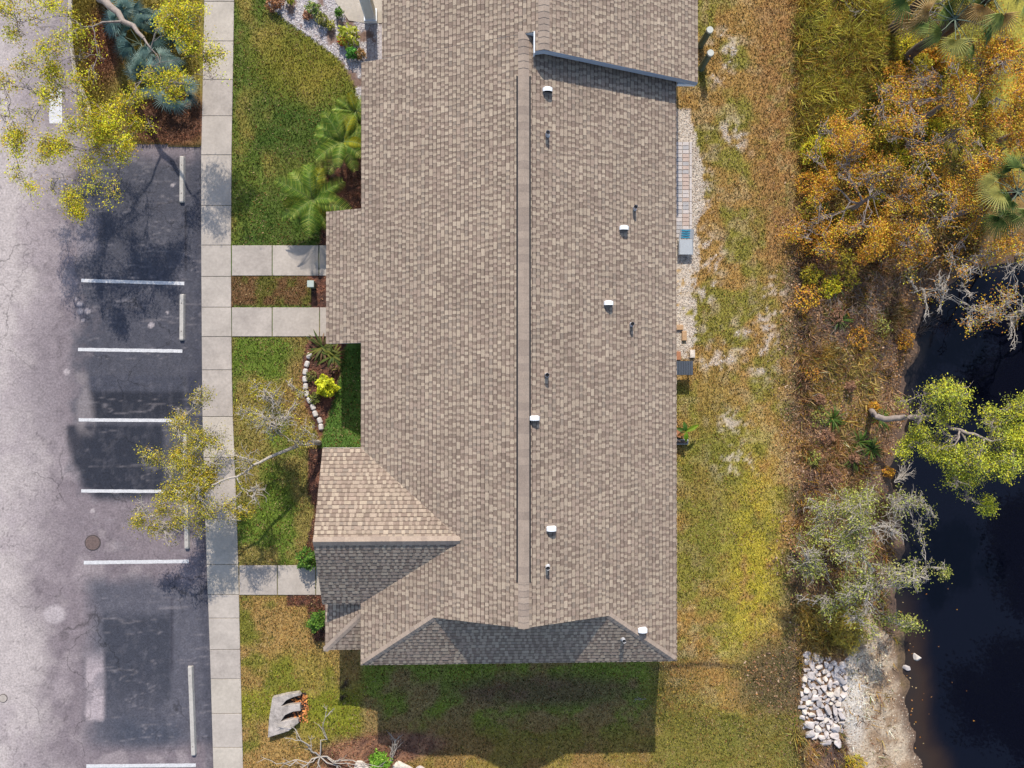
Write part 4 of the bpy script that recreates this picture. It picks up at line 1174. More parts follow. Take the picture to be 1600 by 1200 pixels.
# ---- palms
def fan_mesh(name, R, seg, spread, droop, col, fold=.06):
    V, Fs, Cs = [], [], []
    for i in range(seg):
        a = -spread / 2 + spread * i / (seg - 1)
        l = R * (1 - .5 * abs(a / spread) ** 1.5) * random.uniform(.78, 1.05)
        d = Vector((math.cos(a), math.sin(a), 0)); s_ = Vector((-d.y, d.x, 0))
        w = R * spread / seg * .26
        def pt(q, side):
            return d * l * q + s_ * side * w * (math.sin(min(1, q * 1.6) * math.pi / 2) * (1 - q) ** .6 + .02) + Vector((0, 0, -droop * l * q * q + (fold * R if side == 0 else 0) * (1 - q)))
        i0 = len(V)
        for q in (.06, .4, .72, 1.0):
            V += [pt(q, -1), pt(q, 0), pt(q, 1)]
        for k in range(3):
            b_ = i0 + 3 * k
            Fs += [(b_, b_ + 1, b_ + 4, b_ + 3), (b_ + 1, b_ + 2, b_ + 5, b_ + 4)]
            cc = col * random.uniform(.85, 1.15); Cs += [cc, cc * .92]
    me = bpy.data.meshes.new(name)
    me.from_pydata([tuple(q) for q in V], [], Fs)
    at_ = me.color_attributes.new('Col', 'FLOAT_COLOR', 'CORNER'); arr = []
    for f, c in zip(Fs, Cs): arr.extend([c[0], c[1], c[2], 1.0] * len(f))
    at_.data.foreach_set('color', np.array(arr, np.float32)); me.materials.append(M['leaf']); me.update()
    return me
def fan_palm(name, label, base, crownp, fronds, R, cols, stalk=.6, trunk_r=.0, cat='palm', group=None):
    base = Vector(base); crownp = Vector(crownp)
    t = thing(name, label, cat, base, group)
    if trunk_r > 0:
        tb = Tubes(); tb.add(curve(base, crownp, 8, .01), np.linspace(trunk_r * 1.15, trunk_r, 8), 10); tb.obj('trunk', M['dark_bark'], t)
    meshes = [fan_mesh('frond', R, 22, math.radians(random.uniform(130, 210)), random.uniform(.2, .5), c * 1.7) for c in cols for _ in range(2)]
    for i, (az, el) in enumerate(fronds):
        st = stalk * random.uniform(.75, 1.2)
        d = Vector((math.cos(az) * math.cos(el), math.sin(az) * math.cos(el), math.sin(el)))
        hub = crownp + d * st
        tb = Tubes(); tb.add(curve(crownp, hub, 4, .02), np.linspace(.022, .012, 4), 4)
        tb.obj('frond_stalk', M['post_green'], t)
        o = link(random.choice(meshes), 'frond', t)
        o.location = hub - base
        o.rotation_euler = (random.uniform(-.6, .6), -el * .6 + .45 + random.uniform(-.3, .3), az + random.uniform(-.3, .3))
        s_ = random.uniform(.85, 1.12); o.scale = (s_, s_, s_)
    return t
BLUE = [C(120, 145, 138), C(95, 122, 118), C(145, 162, 150), C(80, 105, 98)]
pal_spots = [(205, 40), (225, 75), (245, 60), (250, 105), (270, 90), (265, 125), (285, 150), (215, 20), (280, 45), (240, 130)]
plabs = ['silver-blue saw palmetto at the upper end of the island', 'silver-blue saw palmetto beside the dark mulch edge', 'blue-green saw palmetto in the middle of the thicket',
         'pale silvery palmetto facing the reddish mulch', 'blue palmetto under the yellow twigs', 'dark teal palmetto near the foot of the thicket', 'lowest teal palmetto pointing at the sidewalk slab',
         'palmetto half hidden at the top edge of the island', 'palmetto beneath the yellow branches next to the sidewalk', 'silvery palmetto at the lower left of the thicket']
for (a, c), lab in zip(pal_spots, plabs):
    p = G(a, c)
    fan_palm('saw_palmetto', lab, p, p + Vector((0, 0, .35)), [(random.uniform(0, 2 * math.pi), random.uniform(.25, 1.1)) for _ in range(8)], .62, BLUE, .5, group='saw palmettos on the island')
CAB = [C(105, 122, 62), C(135, 145, 78), C(85, 104, 55), C(170, 165, 95), C(180, 150, 100)]
for (a, c, zt, lab, n) in [(1450, -8, 3.2, 'cabbage palm with dark fan fronds at the top edge left of the orange leaves', 14), (1492, 30, 3.8, 'cabbage palm with drooping pale-ribbed fronds above the orange tree', 13),
                           (1550, -8, 4.0, 'cabbage palm with blue-green fan at the top right', 12), (1590, 300, 3.2, 'cabbage palm with long glossy fronds at the right edge above the pond', 15)]:
    top = P(a, c, zt); bs = Vector((top.x + .2, top.y + .1, 0)); bs.z = gz1(bs.x, bs.y)
    fan_palm('cabbage_palm', lab, bs, top, [(2 * math.pi * i / n + random.uniform(-.2, .2), random.uniform(-.25, .75)) for i in range(n)], .85, CAB, .95, .16, group='cabbage palms among the orange trees')
# feather palms by the house
def feather_mesh(L, cols, pairs=24):
    V, Fs, Cs = [], [], []
    for i in range(pairs):
        q = .08 + .92 * i / (pairs - 1)
        c = Vector((L * (q - .12 * q * q), 0, L * (.55 * q - .62 * q * q)))
        l = L * .27 * math.sin(math.pi * (.12 + .8 * q)) ** .7
        col = random.choice(cols)
        for s_ in (-1, 1):
            d = Vector((.62, s_, .12)).normalized()
            i0 = len(V); w = .013
            V += [c - Vector((w, 0, 0)), c + Vector((w, 0, 0)), c + d * l * .6 + Vector((w * .8, 0, .02)), c + d * l + Vector((0, 0, -.12 * l)), c + d * l * .6 - Vector((w * .8, 0, -.02))]
            Fs.append((i0, i0 + 1, i0 + 2, i0 + 3, i0 + 4)); Cs.append(col * random.uniform(.8, 1.2))
    K = 8; i0 = len(V)
    for k in range(K + 1):
        q = k / K; c = Vector((L * (q - .12 * q * q), 0, L * (.55 * q - .62 * q * q) + .012)); w = .018 * (1 - q) + .004
        V += [c + Vector((0, -w, 0)), c + Vector((0, w, 0))]
    for k in range(K):
        Fs.append((i0 + 2 * k, i0 + 2 * k + 1, i0 + 2 * k + 3, i0 + 2 * k + 2)); Cs.append(C(150, 165, 90))
    me = bpy.data.meshes.new('frond'); me.from_pydata([tuple(q) for q in V], [], Fs)
    at_ = me.color_attributes.new('Col', 'FLOAT_COLOR', 'CORNER'); arr = []
    for f, c in zip(Fs, Cs): arr.extend([c[0], c[1], c[2], 1.0] * len(f))
    at_.data.foreach_set('color', np.array(arr, np.float32)); me.materials.append(M['leaf']); me.update()
    return me
FG = [C(190, 210, 95), C(165, 200, 85), C(212, 225, 115), C(130, 170, 75)]
FY = [C(215, 205, 60), C(195, 195, 65), C(175, 190, 75)]
for (a, c, h, n, L, lab) in [(497, 322, 1.0, 17, 1.55, 'feathery green palm at the corner of the projecting roof'), (543, 236, 1.1, 16, 1.4, 'feathery palm against the eave above the roof corner'), (562, 186, .9, 9, 1.05, 'small feathery palm highest along the eave')]:
    p = G(a, c)
    t = thing('feather_palm', lab, 'palm', p, 'feathery palms along the front eave')
    tb = Tubes(); tb.add(curve(p, p + Vector((0, 0, h)), 5, .01), np.linspace(.09, .07, 5), 8); tb.obj('trunk', M['dark_bark'], t)
    ms = [feather_mesh(L, FG) for _ in range(3)] + [feather_mesh(L * .85, FY)]
    for i in range(n):
        o = link(ms[3] if i % 6 == 2 else ms[i % 3], 'frond', t)
        o.location = (0, 0, h + random.uniform(-.05, .05))
        o.rotation_euler = (random.uniform(-.2, .2), random.uniform(-.55, .25), 2 * math.pi * i / n * 1.0 + random.uniform(-.2, .2) + .4)
        s_ = random.uniform(.75, 1.1); o.scale = (s_, s_, s_)

# ------------------------------------------------------------------ loose ground cover
print('cover')
def scatter(n, x0, x1, y0, y1):
    return RNG.uniform(x0, x1, n), RNG.uniform(y0, y1, n)
def not_paved(px, py):
    m = px > swr(py) - 1.2 + 2.5 * RNG.random(len(px))
    for (xa, ya, yb) in ((575, 383.5, 431), (575, 480.5, 526), (540, 883.5, 929.5)):
        m &= ~((px < xa) & (py > ya) & (py < yb))
    return m
def blades(name, x, y, hgt, wid, colfun=None, lean=.6, vary=.3, tint=None, gain=1.28):
    n = len(x)
    z = gz(x, y)
    col = ground_color(x, y) if colfun is None else colfun(n)
    col = col * np.exp(RNG.normal(0, vary, (n, 1))) * np.array([1.0, 1.0, .95]) * gain
    for tc, tp in (tint or []):
        k = RNG.random(n) < tp * sst(.35, .62, fbm(x, y, 3.1, int(tp * 1000))) * 2; col[k] = np.array(tc) * RNG.uniform(.7, 1.25, (int(k.sum()), 1))
    col = np.minimum(col, .85)
    a = RNG.uniform(0, 2 * np.pi, n); h = hgt * RNG.uniform(.5, 1.3, n); w = wid * RNG.uniform(.6, 1.3, n)
    l = h * RNG.uniform(.2, 1, n) * lean * 1.6; b_ = RNG.uniform(0, 2 * np.pi, n)
    p0 = np.stack([x - np.cos(a) * w, y - np.sin(a) * w, z - .01], 1); p1 = np.stack([x + np.cos(a) * w, y + np.sin(a) * w, z - .01], 1)
    p2 = np.stack([x + np.cos(b_) * l, y + np.sin(b_) * l, z + h], 1)
    V = np.stack([p0, p1, p2], 1).reshape(-1, 3)
    o = mesh_np(name, V, np.arange(3 * n).reshape(-1, 3), M['blade'], np.repeat(col, 3, 0))
    return o
# mown lawn
x, y = scatter(680000, -11.5, 16.5, -16.2, 16.5)
px, py = pix(x, y)
n3 = fbm(x, y, 2.6, 3)
m = not_paved(px, py) & ~in_poly(px, py, HOUSE) & ~in_poly(px, py, BED) & ~in_poly(px, py, WBED) & (px < 1252 + 60 * (n3 - .5))
sandy = ground_color(x, y)
m &= ~((sandy[:, 2] > 0.17) & (RNG.random(len(x)) < .75))
m &= ~((px > 1000) & (px < 1080) & (py > 180) & (py < 545))
m &= ~(in_poly(px, py, [(484, 425), (530, 425), (530, 485), (487, 485)]) | in_poly(px, py, [(484, 700), (530, 700), (530, 884), (486, 884), (495, 800), (484, 760)]) | in_poly(px, py, [(520, 240), (575, 190), (575, 384), (502, 384), (512, 330)]))
m &= ~((blob(px, py, 610, 1182, 85, 24, .3) > .5) & (RNG.random(len(x)) < .85))
m &= ~in_poly(px, py, [(424, 1088), (474, 1082), (482, 1100), (470, 1128), (420, 1152)])
x, y = x[m], y[m]
o = blades('lawn_grass', x, y, .06, .019, vary=.42, lean=.8, tint=[(C(214, 186, 136), .2), (C(175, 122, 76), .15), (C(92, 108, 42), .13), (C(46, 52, 24), .12)])
setp(o, 'mown patchy green and tan turf around the house', 'grass', kind='stuff')
# island and bank grass, taller
x, y = scatter(70000, -16.5, -10.8, 8.6, 16.5); px, py = pix(x, y)
m = in_poly(px, py, ISLAND) & (RNG.random(len(x)) < .35 + .6 * (blob(px, py, 130, 100, 40, 120, .4)))
o = blades('island_grass', x[m], y[m], .11, .016, vary=.4); setp(o, 'scruffy grass and weeds on the planting island', 'grass', kind='stuff')
x, y = scatter(330000, 11.5, 20.5, -16.2, 16.5); px, py = pix(x, y)
rank = sst(1232, 1262, px + 34 * (fbm(x, y, 1.2, 95) - .5)) * sst(1420, 1360, px) * sst(330, 230, py)
rest = 0.85 * sst(1238, 1262, px) * sst(10, 40, pond_dist(px, py)) * (1 - in_poly(px, py, SAND) * .93)
m = RNG.random(len(x)) < np.maximum(rank, rest * (.3 + 1.2 * (fbm(x, y, .8, 61) > .5)))
m &= ~in_poly(px, py, [(1256, 1024), (1326, 1030), (1322, 1110), (1312, 1168), (1250, 1150), (1248, 1080)])
tf = fbm(x[m], y[m], 1.6, 63); hh = np.where(rank[m] > .5, .1 + .34 * sst(.35, .65, tf), .08 + .2 * sst(.4, .65, tf))
o = blades('rank_grass', x[m], y[m], hh, .018, vary=.45, lean=1.1, gain=2.0, tint=[(C(205, 180, 110), .15), (C(215, 165, 60), .14), (C(120, 130, 50), .1), (C(150, 95, 60), .12), (C(95, 75, 62), .1)]); setp(o, 'uncut yellow-green grass and weeds along the pond bank', 'grass', kind='stuff')
# leaf litter
LIT = [C(168, 124, 90), C(146, 110, 86), C(185, 148, 114), C(118, 92, 80), C(200, 170, 142), C(102, 82, 74), C(186, 134, 82)]
def litter(name, x, y, size, pal, label, lift=.03, cat='leaf litter', asp=.6):
    z = gz(x, y) + RNG.uniform(.005, lift, len(x)); s_ = Soup()
    leaves(np.stack([x, y, z], 1), size, pal, s_, 2.2, asp, .4, 1.0)
    o = s_.obj(name, M['litter']); setp(o, label, cat, kind='stuff')
x, y = scatter(90000, 8, 20.5, -16, 14); px, py = pix(x, y)
wgt = sst(1200, 1290, px + 60 * (fbm(x, y, .7, 91) - .5)) * sst(240, 420, py) * sst(2, 14, pond_dist(px, py)) * np.where(in_poly(px, py, SAND), .16, 1) * sst(1230, 1000, py + 400 * (px > 1300))
wgt = np.maximum(wgt, .5 * sst(1240, 1300, px) * (py < 430)) ; wgt = np.maximum(wgt, .4 * blob(px, py, 1215, 1060, 40, 50, .9))
m = RNG.random(len(x)) < wgt * .75
litter('leaf_litter', x[m], y[m], .095, LIT, 'brown fallen leaves covering the ground by the pond')
MUL = [C(140, 88, 68), C(115, 75, 60), C(165, 112, 85), C(85, 58, 48), C(180, 135, 105)]
x, y = scatter(90000, -16.5, 0, -16, 16); px, py = pix(x, y)
mulm = in_poly(px, py, BED) | in_poly(px, py, [(486, 432), (530, 432), (530, 480), (489, 480)]) | in_poly(px, py, [(482, 700), (530, 700), (530, 882), (486, 882), (480, 850), (494, 800), (482, 760)]) | \
    in_poly(px, py, [(514, 240), (575, 190), (575, 382), (500, 382), (510, 330)]) | in_poly(px, py, [(448, 931), (510, 931), (510, 1000), (494, 1000), (482, 948), (450, 945)]) | \
    (in_poly(px, py, ISLAND) & ((blob(px, py, 165, 70, 32, 65, .4) > .5) | (blob(px, py, 265, 185, 60, 40, .4) > .5)))
mulm |= (blob(px, py, 610, 1182, 85, 24, .3) > .5) | (blob(px, py, 560, 1192, 70, 40, .3) > .5)
litter('mulch', x[mulm], y[mulm], .085, MUL, 'reddish-brown wood mulch in the planting beds', .03, 'mulch', .3)
# shells and pebbles
def pebbles(name, x, y, size, pal, label, cat='gravel'):
    n = len(x); z = gz(x, y)
    o6 = np.array([(1, 0, 0), (0, 1, 0), (-1, 0, 0), (0, -1, 0), (0, 0, .7), (0, 0, -.7)], float)
    tri = np.array([(0, 1, 4), (1, 2, 4), (2, 3, 4), (3, 0, 4)])
    s_ = size * RNG.uniform(.5, 1.3, n); a = RNG.uniform(0, 6.28, n)
    ca, sa = np.cos(a)[:, None], np.sin(a)[:, None]
    sq = RNG.uniform(.5, 1, n)[:, None]
    lx = o6[None, :, 0] * s_[:, None]; ly = o6[None, :, 1] * s_[:, None] * sq
    V = np.stack([x[:, None] + lx * ca - ly * sa, y[:, None] + lx * sa + ly * ca, (z + .008)[:, None] + o6[None, :, 2] * s_[:, None]], -1).reshape(-1, 3)
    Fq = (np.arange(n)[:, None, None] * 6 + tri[None]).reshape(-1, 3)
    pal = np.array(pal); c = pal[RNG.integers(0, len(pal), n)] * RNG.uniform(.75, 1.15, (n, 1))
    o = mesh_np(name, V, Fq, M['pebble'], np.repeat(c, 6, 0)); setp(o, label, cat, kind='stuff')
SH = [C(228, 220, 216), C(215, 205, 205), C(238, 230, 226), C(190, 175, 168), C(200, 190, 196)]
x, y = scatter(26000, -9, -3.4, 9, 17); px, py = pix(x, y)
m = in_poly(px, py, WBED) & (px < 592) & (fbm(x, y, 2.6, 3) < .58)
pebbles('shell_gravel', x[m], y[m], .035, SH, 'white shell gravel in the flower bed by the patio')
x, y = scatter(30000, 6.5, 12.5, -1, 15); px, py = pix(x, y)
c_ = ground_color(x, y)
m = (c_[:, 2] > .2) & (px > 1030) & (px < 1200)
pebbles('sandy_gravel', x[m], y[m], .03, [C(228, 212, 194), C(215, 196, 176), C(238, 226, 212), C(190, 165, 145)], 'pale sandy gravel along the back eave and bare spots')
x, y = scatter(9000, 14, 19, -16.5, -9); px, py = pix(x, y)
m = in_poly(px, py, SAND) & (RNG.random(len(x)) < .35)
pebbles('bank_pebbles', x[m], y[m], .03, [C(225, 208, 186), C(190, 165, 140), C(170, 140, 115)], 'small stones on the sandy pond bank')

wr = random.Random(8)
wl = []
for k in range(34):
    a = wr.uniform(1255, 1440); c = wr.uniform(300, 760)
    if pond_dist(np.array([a]), np.array([c]))[0] < 25: continue
    if any((a - q[0]) ** 2 + (c - q[1]) ** 2 < 26 ** 2 for q in wl): continue
    wl.append((a, c))
PN = [('orange', [q * .75 for q in ORG]), ('yellow-olive', YOL), ('grey-green', OLV), ('brown', [C(150, 110, 85), C(170, 130, 100), C(130, 98, 80)])]
ORD = ['first', 'second', 'third', 'fourth', 'fifth', 'sixth', 'seventh', 'eighth', 'ninth', 'tenth', 'eleventh', 'twelfth', 'thirteenth', 'fourteenth']
cnt = {}
for (a, c) in sorted(wl, key=lambda q: q[1]):
    nm, pal_ = wr.choice([PN[0], PN[1], PN[2], PN[2], PN[3], PN[3]])
    k = cnt.get(nm, 0); cnt[nm] = k + 1
    shrub('scrub_weed', f'{ORD[k]} {nm} scrub weed from the top in the leaf litter by the pond', a, c, wr.uniform(9, 20), wr.uniform(.25, .5), pal_, int(wr.uniform(160, 420)), .085, 'weed', .4, 'scrub weeds in the leaf litter')
# leaves floating along the pond edge
x, y = scatter(9000, 15, 21, -16, 8); px, py = pix(x, y, WATER_Z)
dd = pond_dist(*pix(x, y))
m = (dd < -2) & (RNG.random(len(x)) < (.22 * np.exp(dd / 16) + .003) * sst(850, 1000, py))
s_ = Soup(); leaves(np.stack([x[m], y[m], np.full(m.sum(), WATER_Z + .012)], 1), .075, [C(215, 150, 70), C(190, 120, 60), C(170, 120, 80), C(220, 190, 140)], s_, 9.0, .6, .35, 1.0)
o = s_.obj('floating_leaves', M['litter']); setp(o, 'scattered fallen leaves floating along the pond edge', 'leaves', kind='stuff')

# golden and orange scrub round the feet of the trees
sl_ = []
for k in range(400):
    a = wr.uniform(1250, 1470); c = wr.uniform(70, 470)
    if a < 1385 and c < 225: continue
    if c > 300 + (1470 - a) * .9: continue
    if pond_dist(np.array([a]), np.array([c]))[0] < 18: continue
    if any((a - q[0]) ** 2 + (c - q[1]) ** 2 < 27 ** 2 for q in sl_): continue
    sl_.append((a, c))
for k, (a, c) in enumerate(sorted(sl_, key=lambda q: q[1])[:44]):
    row = 'left' if a < 1330 else ('middle' if a < 1400 else 'right')
    kk = cnt.get(row, 0); cnt[row] = kk + 1
    if kk >= len(ORD): continue
    shrub('scrub_bush', f'{ORD[kk]} bush from the top in the {row} third of the orange scrub', a, c, wr.uniform(15, 25), wr.uniform(.4, .8), wr.choice([ORG, ORG, ORG, YEL, YOL]), int(wr.uniform(450, 900)), .075, 'bush', .5, 'orange scrub bushes by the pond')
# evergreens across the pond, seen mirrored in the water
for (X_, Y_, h_, R_, lab) in [(27.3, 1.5, 9.0, 2.7, 'dark evergreen beyond the right edge mirrored beside the lime tree'), (28.2, -8.5, 9.0, 2.7, 'dark evergreen beyond the right edge mirrored in mid pond'), (26.8, -15.5, 8.5, 3.0, 'dark evergreen beyond the right edge mirrored at the bottom of the pond')]:
    b0 = Vector((X_, Y_, -1.3))
    bl = []
    for k in range(16):
        d = rand_dirs(1)[0]; d[2] *= RNG.choice([-1, 1])
        bl.append((X_ + d[0] * R_ * .7, Y_ + d[1] * R_ * .8, h_ * .72 + d[2] * h_ * .24, 1.15, .95))
    crown([b0, (X_, Y_, h_ * .4), (X_ + .1, Y_, h_ * .8)], [.2, .15, .07], bl, [C(70, 80, 40), C(55, 66, 34), C(85, 90, 45)], leaf=.16, bark='dark_bark', name='evergreen_tree', label=lab, group='evergreens mirrored in the pond', twigs=9, sub=3, cl=12, clr=.3)
# ------------------------------------------------------------------ smaller things
print('things')
# wheel stops
def wheel_stop(a, c, lab):
    A = P(*a, .0); Bq = P(*c, .0)
    d = (Bq - A); L = d.length; mid = (A + Bq) / 2
    t = thing('wheel_stop', lab, 'wheel stop', (mid.x, mid.y, 0), 'concrete wheel stops along the sidewalk')
    ang = math.atan2(d.y, d.x)
    w0, w1, h = .105, .07, .12
    V = []
    for xx, e in ((-L / 2, 0), (-L / 2 + .04, 1), (L / 2 - .04, 1), (L / 2, 0)):
        k = 1 if e else .9
        V += [(xx, -w0 * k, 0), (xx, -w1 * k, h * (1 if e else .82)), (xx, w1 * k, h * (1 if e else .82)), (xx, w0 * k, 0)]
    Fs = [(0, 1, 2, 3), (15, 14, 13, 12)]
    for i in range(3):
        for k in range(3): Fs.append((4 * i + k, 4 * i + 4 + k, 4 * i + 5 + k, 4 * i + 1 + k))
    o = mesh_py('bar', V, Fs, M['stop'], t, local=True); o.rotation_euler = (0, 0, ang); o.location = (0, 0, .002)
    for s_ in (-1, 1):
        bm = bmesh.new(); cyl_bm(bm, (s_ * (L / 2 - .35), 0, h - .01), .018, .018, .018, 8)
        me = bpy.data.meshes.new('spike'); bm.to_mesh(me); bm.free(); me.materials.append(M['iron'])
        q = link(me, 'spike', t); q.location = Vector((math.cos(ang) * 0, 0, .002)); q.rotation_euler = (0, 0, ang)
for a, c, lab in [((285.5, 245), (285, 317), 'pale concrete wheel stop nearest the planting island'), ((285.5, 460), (285, 532), 'concrete wheel stop between the first two white lines'),
                  ((290, 678), (291, 742), 'concrete wheel stop half hidden under yellow leaves'), ((292, 782), (293, 857), 'concrete wheel stop beneath the lower edge of the leaning tree'),
                  ((298, 1040), (303.5, 1179), 'extra long wheel stop beside the lowest parking space')]:
    wheel_stop(a, c, lab)
# manholes
def manhole(px, py, r, lab, ribs=True):
    p = P(px, py, 0); t = thing('manhole_cover', lab, 'manhole cover', (p.x, p.y, 0))
    bm = bmesh.new(); cyl_bm(bm, (p.x, p.y, -.02), r, r, .032, 32); bm_obj('ring', bm, M['iron_ring'], t)
    bm = bmesh.new(); cyl_bm(bm, (p.x, p.y, .008), r * .88, r * .88, .01, 32); bm_obj('lid', bm, M['iron'] if ribs else M['concrete_c'], t)
    if ribs:
        k = int(r / .055)
        for i in range(-k + 1, k):
            hl = math.sqrt(max(0, (r * .8) ** 2 - (i * .055) ** 2))
            box('rib', p.x - hl, p.x + hl, p.y + i * .055 - .012, p.y + i * .055 + .012, .017, .024, M['iron'], t)
manhole(145, 848, .3, 'round rusty manhole cover between two white parking lines')
manhole(5, 1091, .16, 'small round valve cover at the left edge of the road', False)
# edging stones
es = thing('garden_edging', 'curved row of white scalloped edging stones along the flower bed', 'edging', G(478, 600))
pts = [(483.5, 556), (480, 569), (477.5, 581), (477, 592.5), (478, 604), (479.5, 615), (484, 625.5), (489.5, 636), (493, 646.5), (500, 657), (502, 667)]
for i, (a, c) in enumerate(pts):
    p = G(a, c)
    q0 = G(*pts[max(0, i - 1)]); q1 = G(*pts[min(len(pts) - 1, i + 1)])
    ang = math.atan2(q1.y - q0.y, q1.x - q0.x)
    bm = bmesh.new(); box_bm(bm, -.125, .125, -.09, .09, -.1, .12 + random.uniform(-.01, .015), .045)
    bmesh.ops.rotate(bm, verts=bm.verts, matrix=Matrix.Rotation(ang + random.uniform(-.12, .12), 3, 'Z'))
    bmesh.ops.translate(bm, verts=bm.verts, vec=p)
    bm_obj('edging_stone', bm, M['edging'], es)
# utility box
p = G(490, 447)
t = thing('utility_box', 'small pale grey-green utility box on mulch between the two upper walkways', 'utility box', p)
box('body', p.x - .11, p.x + .11, p.y - .1, p.y + .12, p.z - .05, p.z + .55, M['post_green'], t, .01)
box('lid', p.x - .13, p.x + .13, p.y - .12, p.y + .14, p.z + .552, p.z + .6, M['greenbox'], t, .015)
# two green pedestals
for a, c, lab in [(1094, 72, 'upper green utility pedestal with pale cap beside the neighbouring eave'), (1095, 108, 'lower green utility pedestal casting a shadow on the gravel')]:
    p = G(a, c); t = thing('utility_pedestal', lab, 'pedestal', p)
    tb = Tubes(); top = P(a + 15, c - 25, 1.1)
    tb.add([p - Vector((0, 0, .1)), p + (top - p) * .5, top], [.13, .12, .12], 14); tb.obj('post', M['post_green'], t)
    bm = bmesh.new(); cyl_bm(bm, (top.x, top.y, top.z - .03), .14, .125, .08, 16); bm_obj('cap', bm, M['post_cap'], t)
# paver path
pv = thing('paver_path', 'narrow path of pale red and grey pavers along the back eave', 'path', G(1068, 300))
ys = np.linspace(222, 372, 25)
for j in range(24):
    for (xa, xb, pal_) in ((1054, 1065.5, ['paver_w', 'paver_g']), (1066.3, 1076, ['paver_r', 'paver_r', 'paver_g', 'paver_w'])):
        a = G(xa, ys[j]); c = G(xb, ys[j + 1])
        box('paver', a.x, c.x, c.y + .012, a.y - .0, a.z - .05, a.z + .035 + random.uniform(-.004, .004), M[random.choice(pal_)], pv, .006)
for j in range(0, 24, 3):
    a = G(1076.8, ys[j]); c = G(1080.5, ys[min(24, j + 3)])
    box('border_block', a.x, c.x, c.y + .01, a.y, a.z - .05, a.z + .06, M['paver_w'], pv, .01)
# lounge chair with teal straps
p = G(1069, 380); t = thing('lounge_chair', 'pale grey folding lounge chair with teal straps at the end of the paver path', 'chair', p)
x0, y0 = p.x, p.y
tb = Tubes()
for s_ in (-1, 1):
    tb.add([(x0 + s_ * .26 + .02, y0 + .48, p.z + .42), (x0 + s_ * .27, y0 + .12, p.z + .3), (x0 + s_ * .27, y0 - .5, p.z + .27)], [.018] * 3, 8)
    tb.add([(x0 + s_ * .27, y0 + .0, p.z + .3), (x0 + s_ * .27, y0 + .12, p.z)], [.015] * 2, 6)
    tb.add([(x0 + s_ * .27, y0 - .42, p.z + .27), (x0 + s_ * .27, y0 - .45, p.z)], [.015] * 2, 6)
tb.obj('frame', M['greyplastic'], t)
box('seat', x0 - .25, x0 + .25, y0 - .5, y0 + .1, p.z + .27, p.z + .3, M['greyplastic'], t, .01)
V = [(x0 - .25, y0 + .12, p.z + .31), (x0 + .25, y0 + .12, p.z + .31), (x0 + .25, y0 + .48, p.z + .42), (x0 - .25, y0 + .48, p.z + .42)]
mesh_py('backrest', V, [(0, 1, 2, 3)], M['greyplastic'], t)
for k in range(4):
    u0, u1 = .08 + k * .24, .2 + k * .24
    f_ = lambda u, xx, q: (x0 + xx, y0 + .12 + .36 * u, p.z + .31 + .11 * u + .014 + q)
    mesh_py('strap', [f_(u0, -.2, 0), f_(u0 - .04, .0, .01), f_(u0, .14, 0), f_(u1, .14, 0), f_(u1 - .04, 0, .01), f_(u1, -.2, 0)], [(0, 1, 4, 5), (1, 2, 3, 4)], M['teal'], t)
# loose blocks
for (a, c, w_, d_, lab, mm) in [(1061, 512, .30, .2, 'tan block lying across against the wall below the gravel', 'tan_block'), (1068.5, 525, .19, .38, 'long tan block at right angles to its neighbour', 'tan_block'),
                                (1059, 556, .2, .34, 'orange-brown block close under the eave by the table', 'terracotta'), (1081, 553, .2, .32, 'cream block standing alone on the grass above the table', 'rock_c')]:
    p = G(a, c); o = box('paving_block', p.x - w_ / 2, p.x + w_ / 2, p.y - d_ / 2, p.y + d_ / 2, p.z - .02, p.z + .12, M[mm], None, .015, origin=p)
    setp(o, lab, 'block', 'loose blocks behind the house')
# slatted table
p = P(1066, 575, .72); gzv = gz1(p.x, p.y)
t = thing('patio_table', 'charcoal slatted patio table half under the back eave', 'table', (p.x, p.y, gzv))
for k in range(9):
    xx = p.x - .42 + k * .094
    box('slat', xx, xx + .086, p.y - .27, p.y + .27, .70, .725, M['table'], t, .004)
for sx in (-.38, .38):
    for sy in (-.23, .23): box('leg', p.x + sx - .025, p.x + sx + .025, p.y + sy - .025, p.y + sy + .025, gzv, .70, M['table'], t)
box('apron', p.x - .4, p.x + .4, p.y - .25, p.y + .25, .66, .698, M['table'], t)
# potted banana
p = G(1060, 676); t = thing('potted_plant', 'young broad-leaved plant in a terracotta pot beside the back wall', 'plant', p)
bm = bmesh.new(); cyl_bm(bm, (p.x, p.y, p.z), .13, .18, .3, 18); bm_obj('pot', bm, M['terracotta'], t)
tb = Tubes(); st = np.array([p.x, p.y, p.z + .28]); tip = st + np.array([.12, .08, .35]); tb.add(curve(st, tip, 4, .02), [.03, .028, .02, .015], 6); tb.obj('stem', M['post_green'], t)
for az, l, cc in [(.45, .62, C(140, 170, 40)), (-1.5, .42, C(120, 165, 40)), (1.7, .4, C(75, 115, 40)), (2.8, .4, C(90, 120, 45)), (-2.6, .35, C(175, 130, 70))]:
    d = np.array([math.cos(az), math.sin(az), 0]); s_ = np.array([-math.sin(az), math.cos(az), 0]); V = []
    for k in range(6):
        q = k / 5; c = tip + d * l * q + np.array([0, 0, .25 * q - .35 * q * q]); ww = .085 * math.sin(math.pi * min(1, q * .9 + .1)) + .004
        V += [c - s_ * ww + np.array([0, 0, .03]), c, c + s_ * ww + np.array([0, 0, .03])]
    Fs = []
    for k in range(5): Fs += [(3 * k, 3 * k + 1, 3 * k + 4, 3 * k + 3), (3 * k + 1, 3 * k + 2, 3 * k + 5, 3 * k + 4)]
    mesh_py('leaf', V, Fs, M['leaf'], t, [cc] * 10)
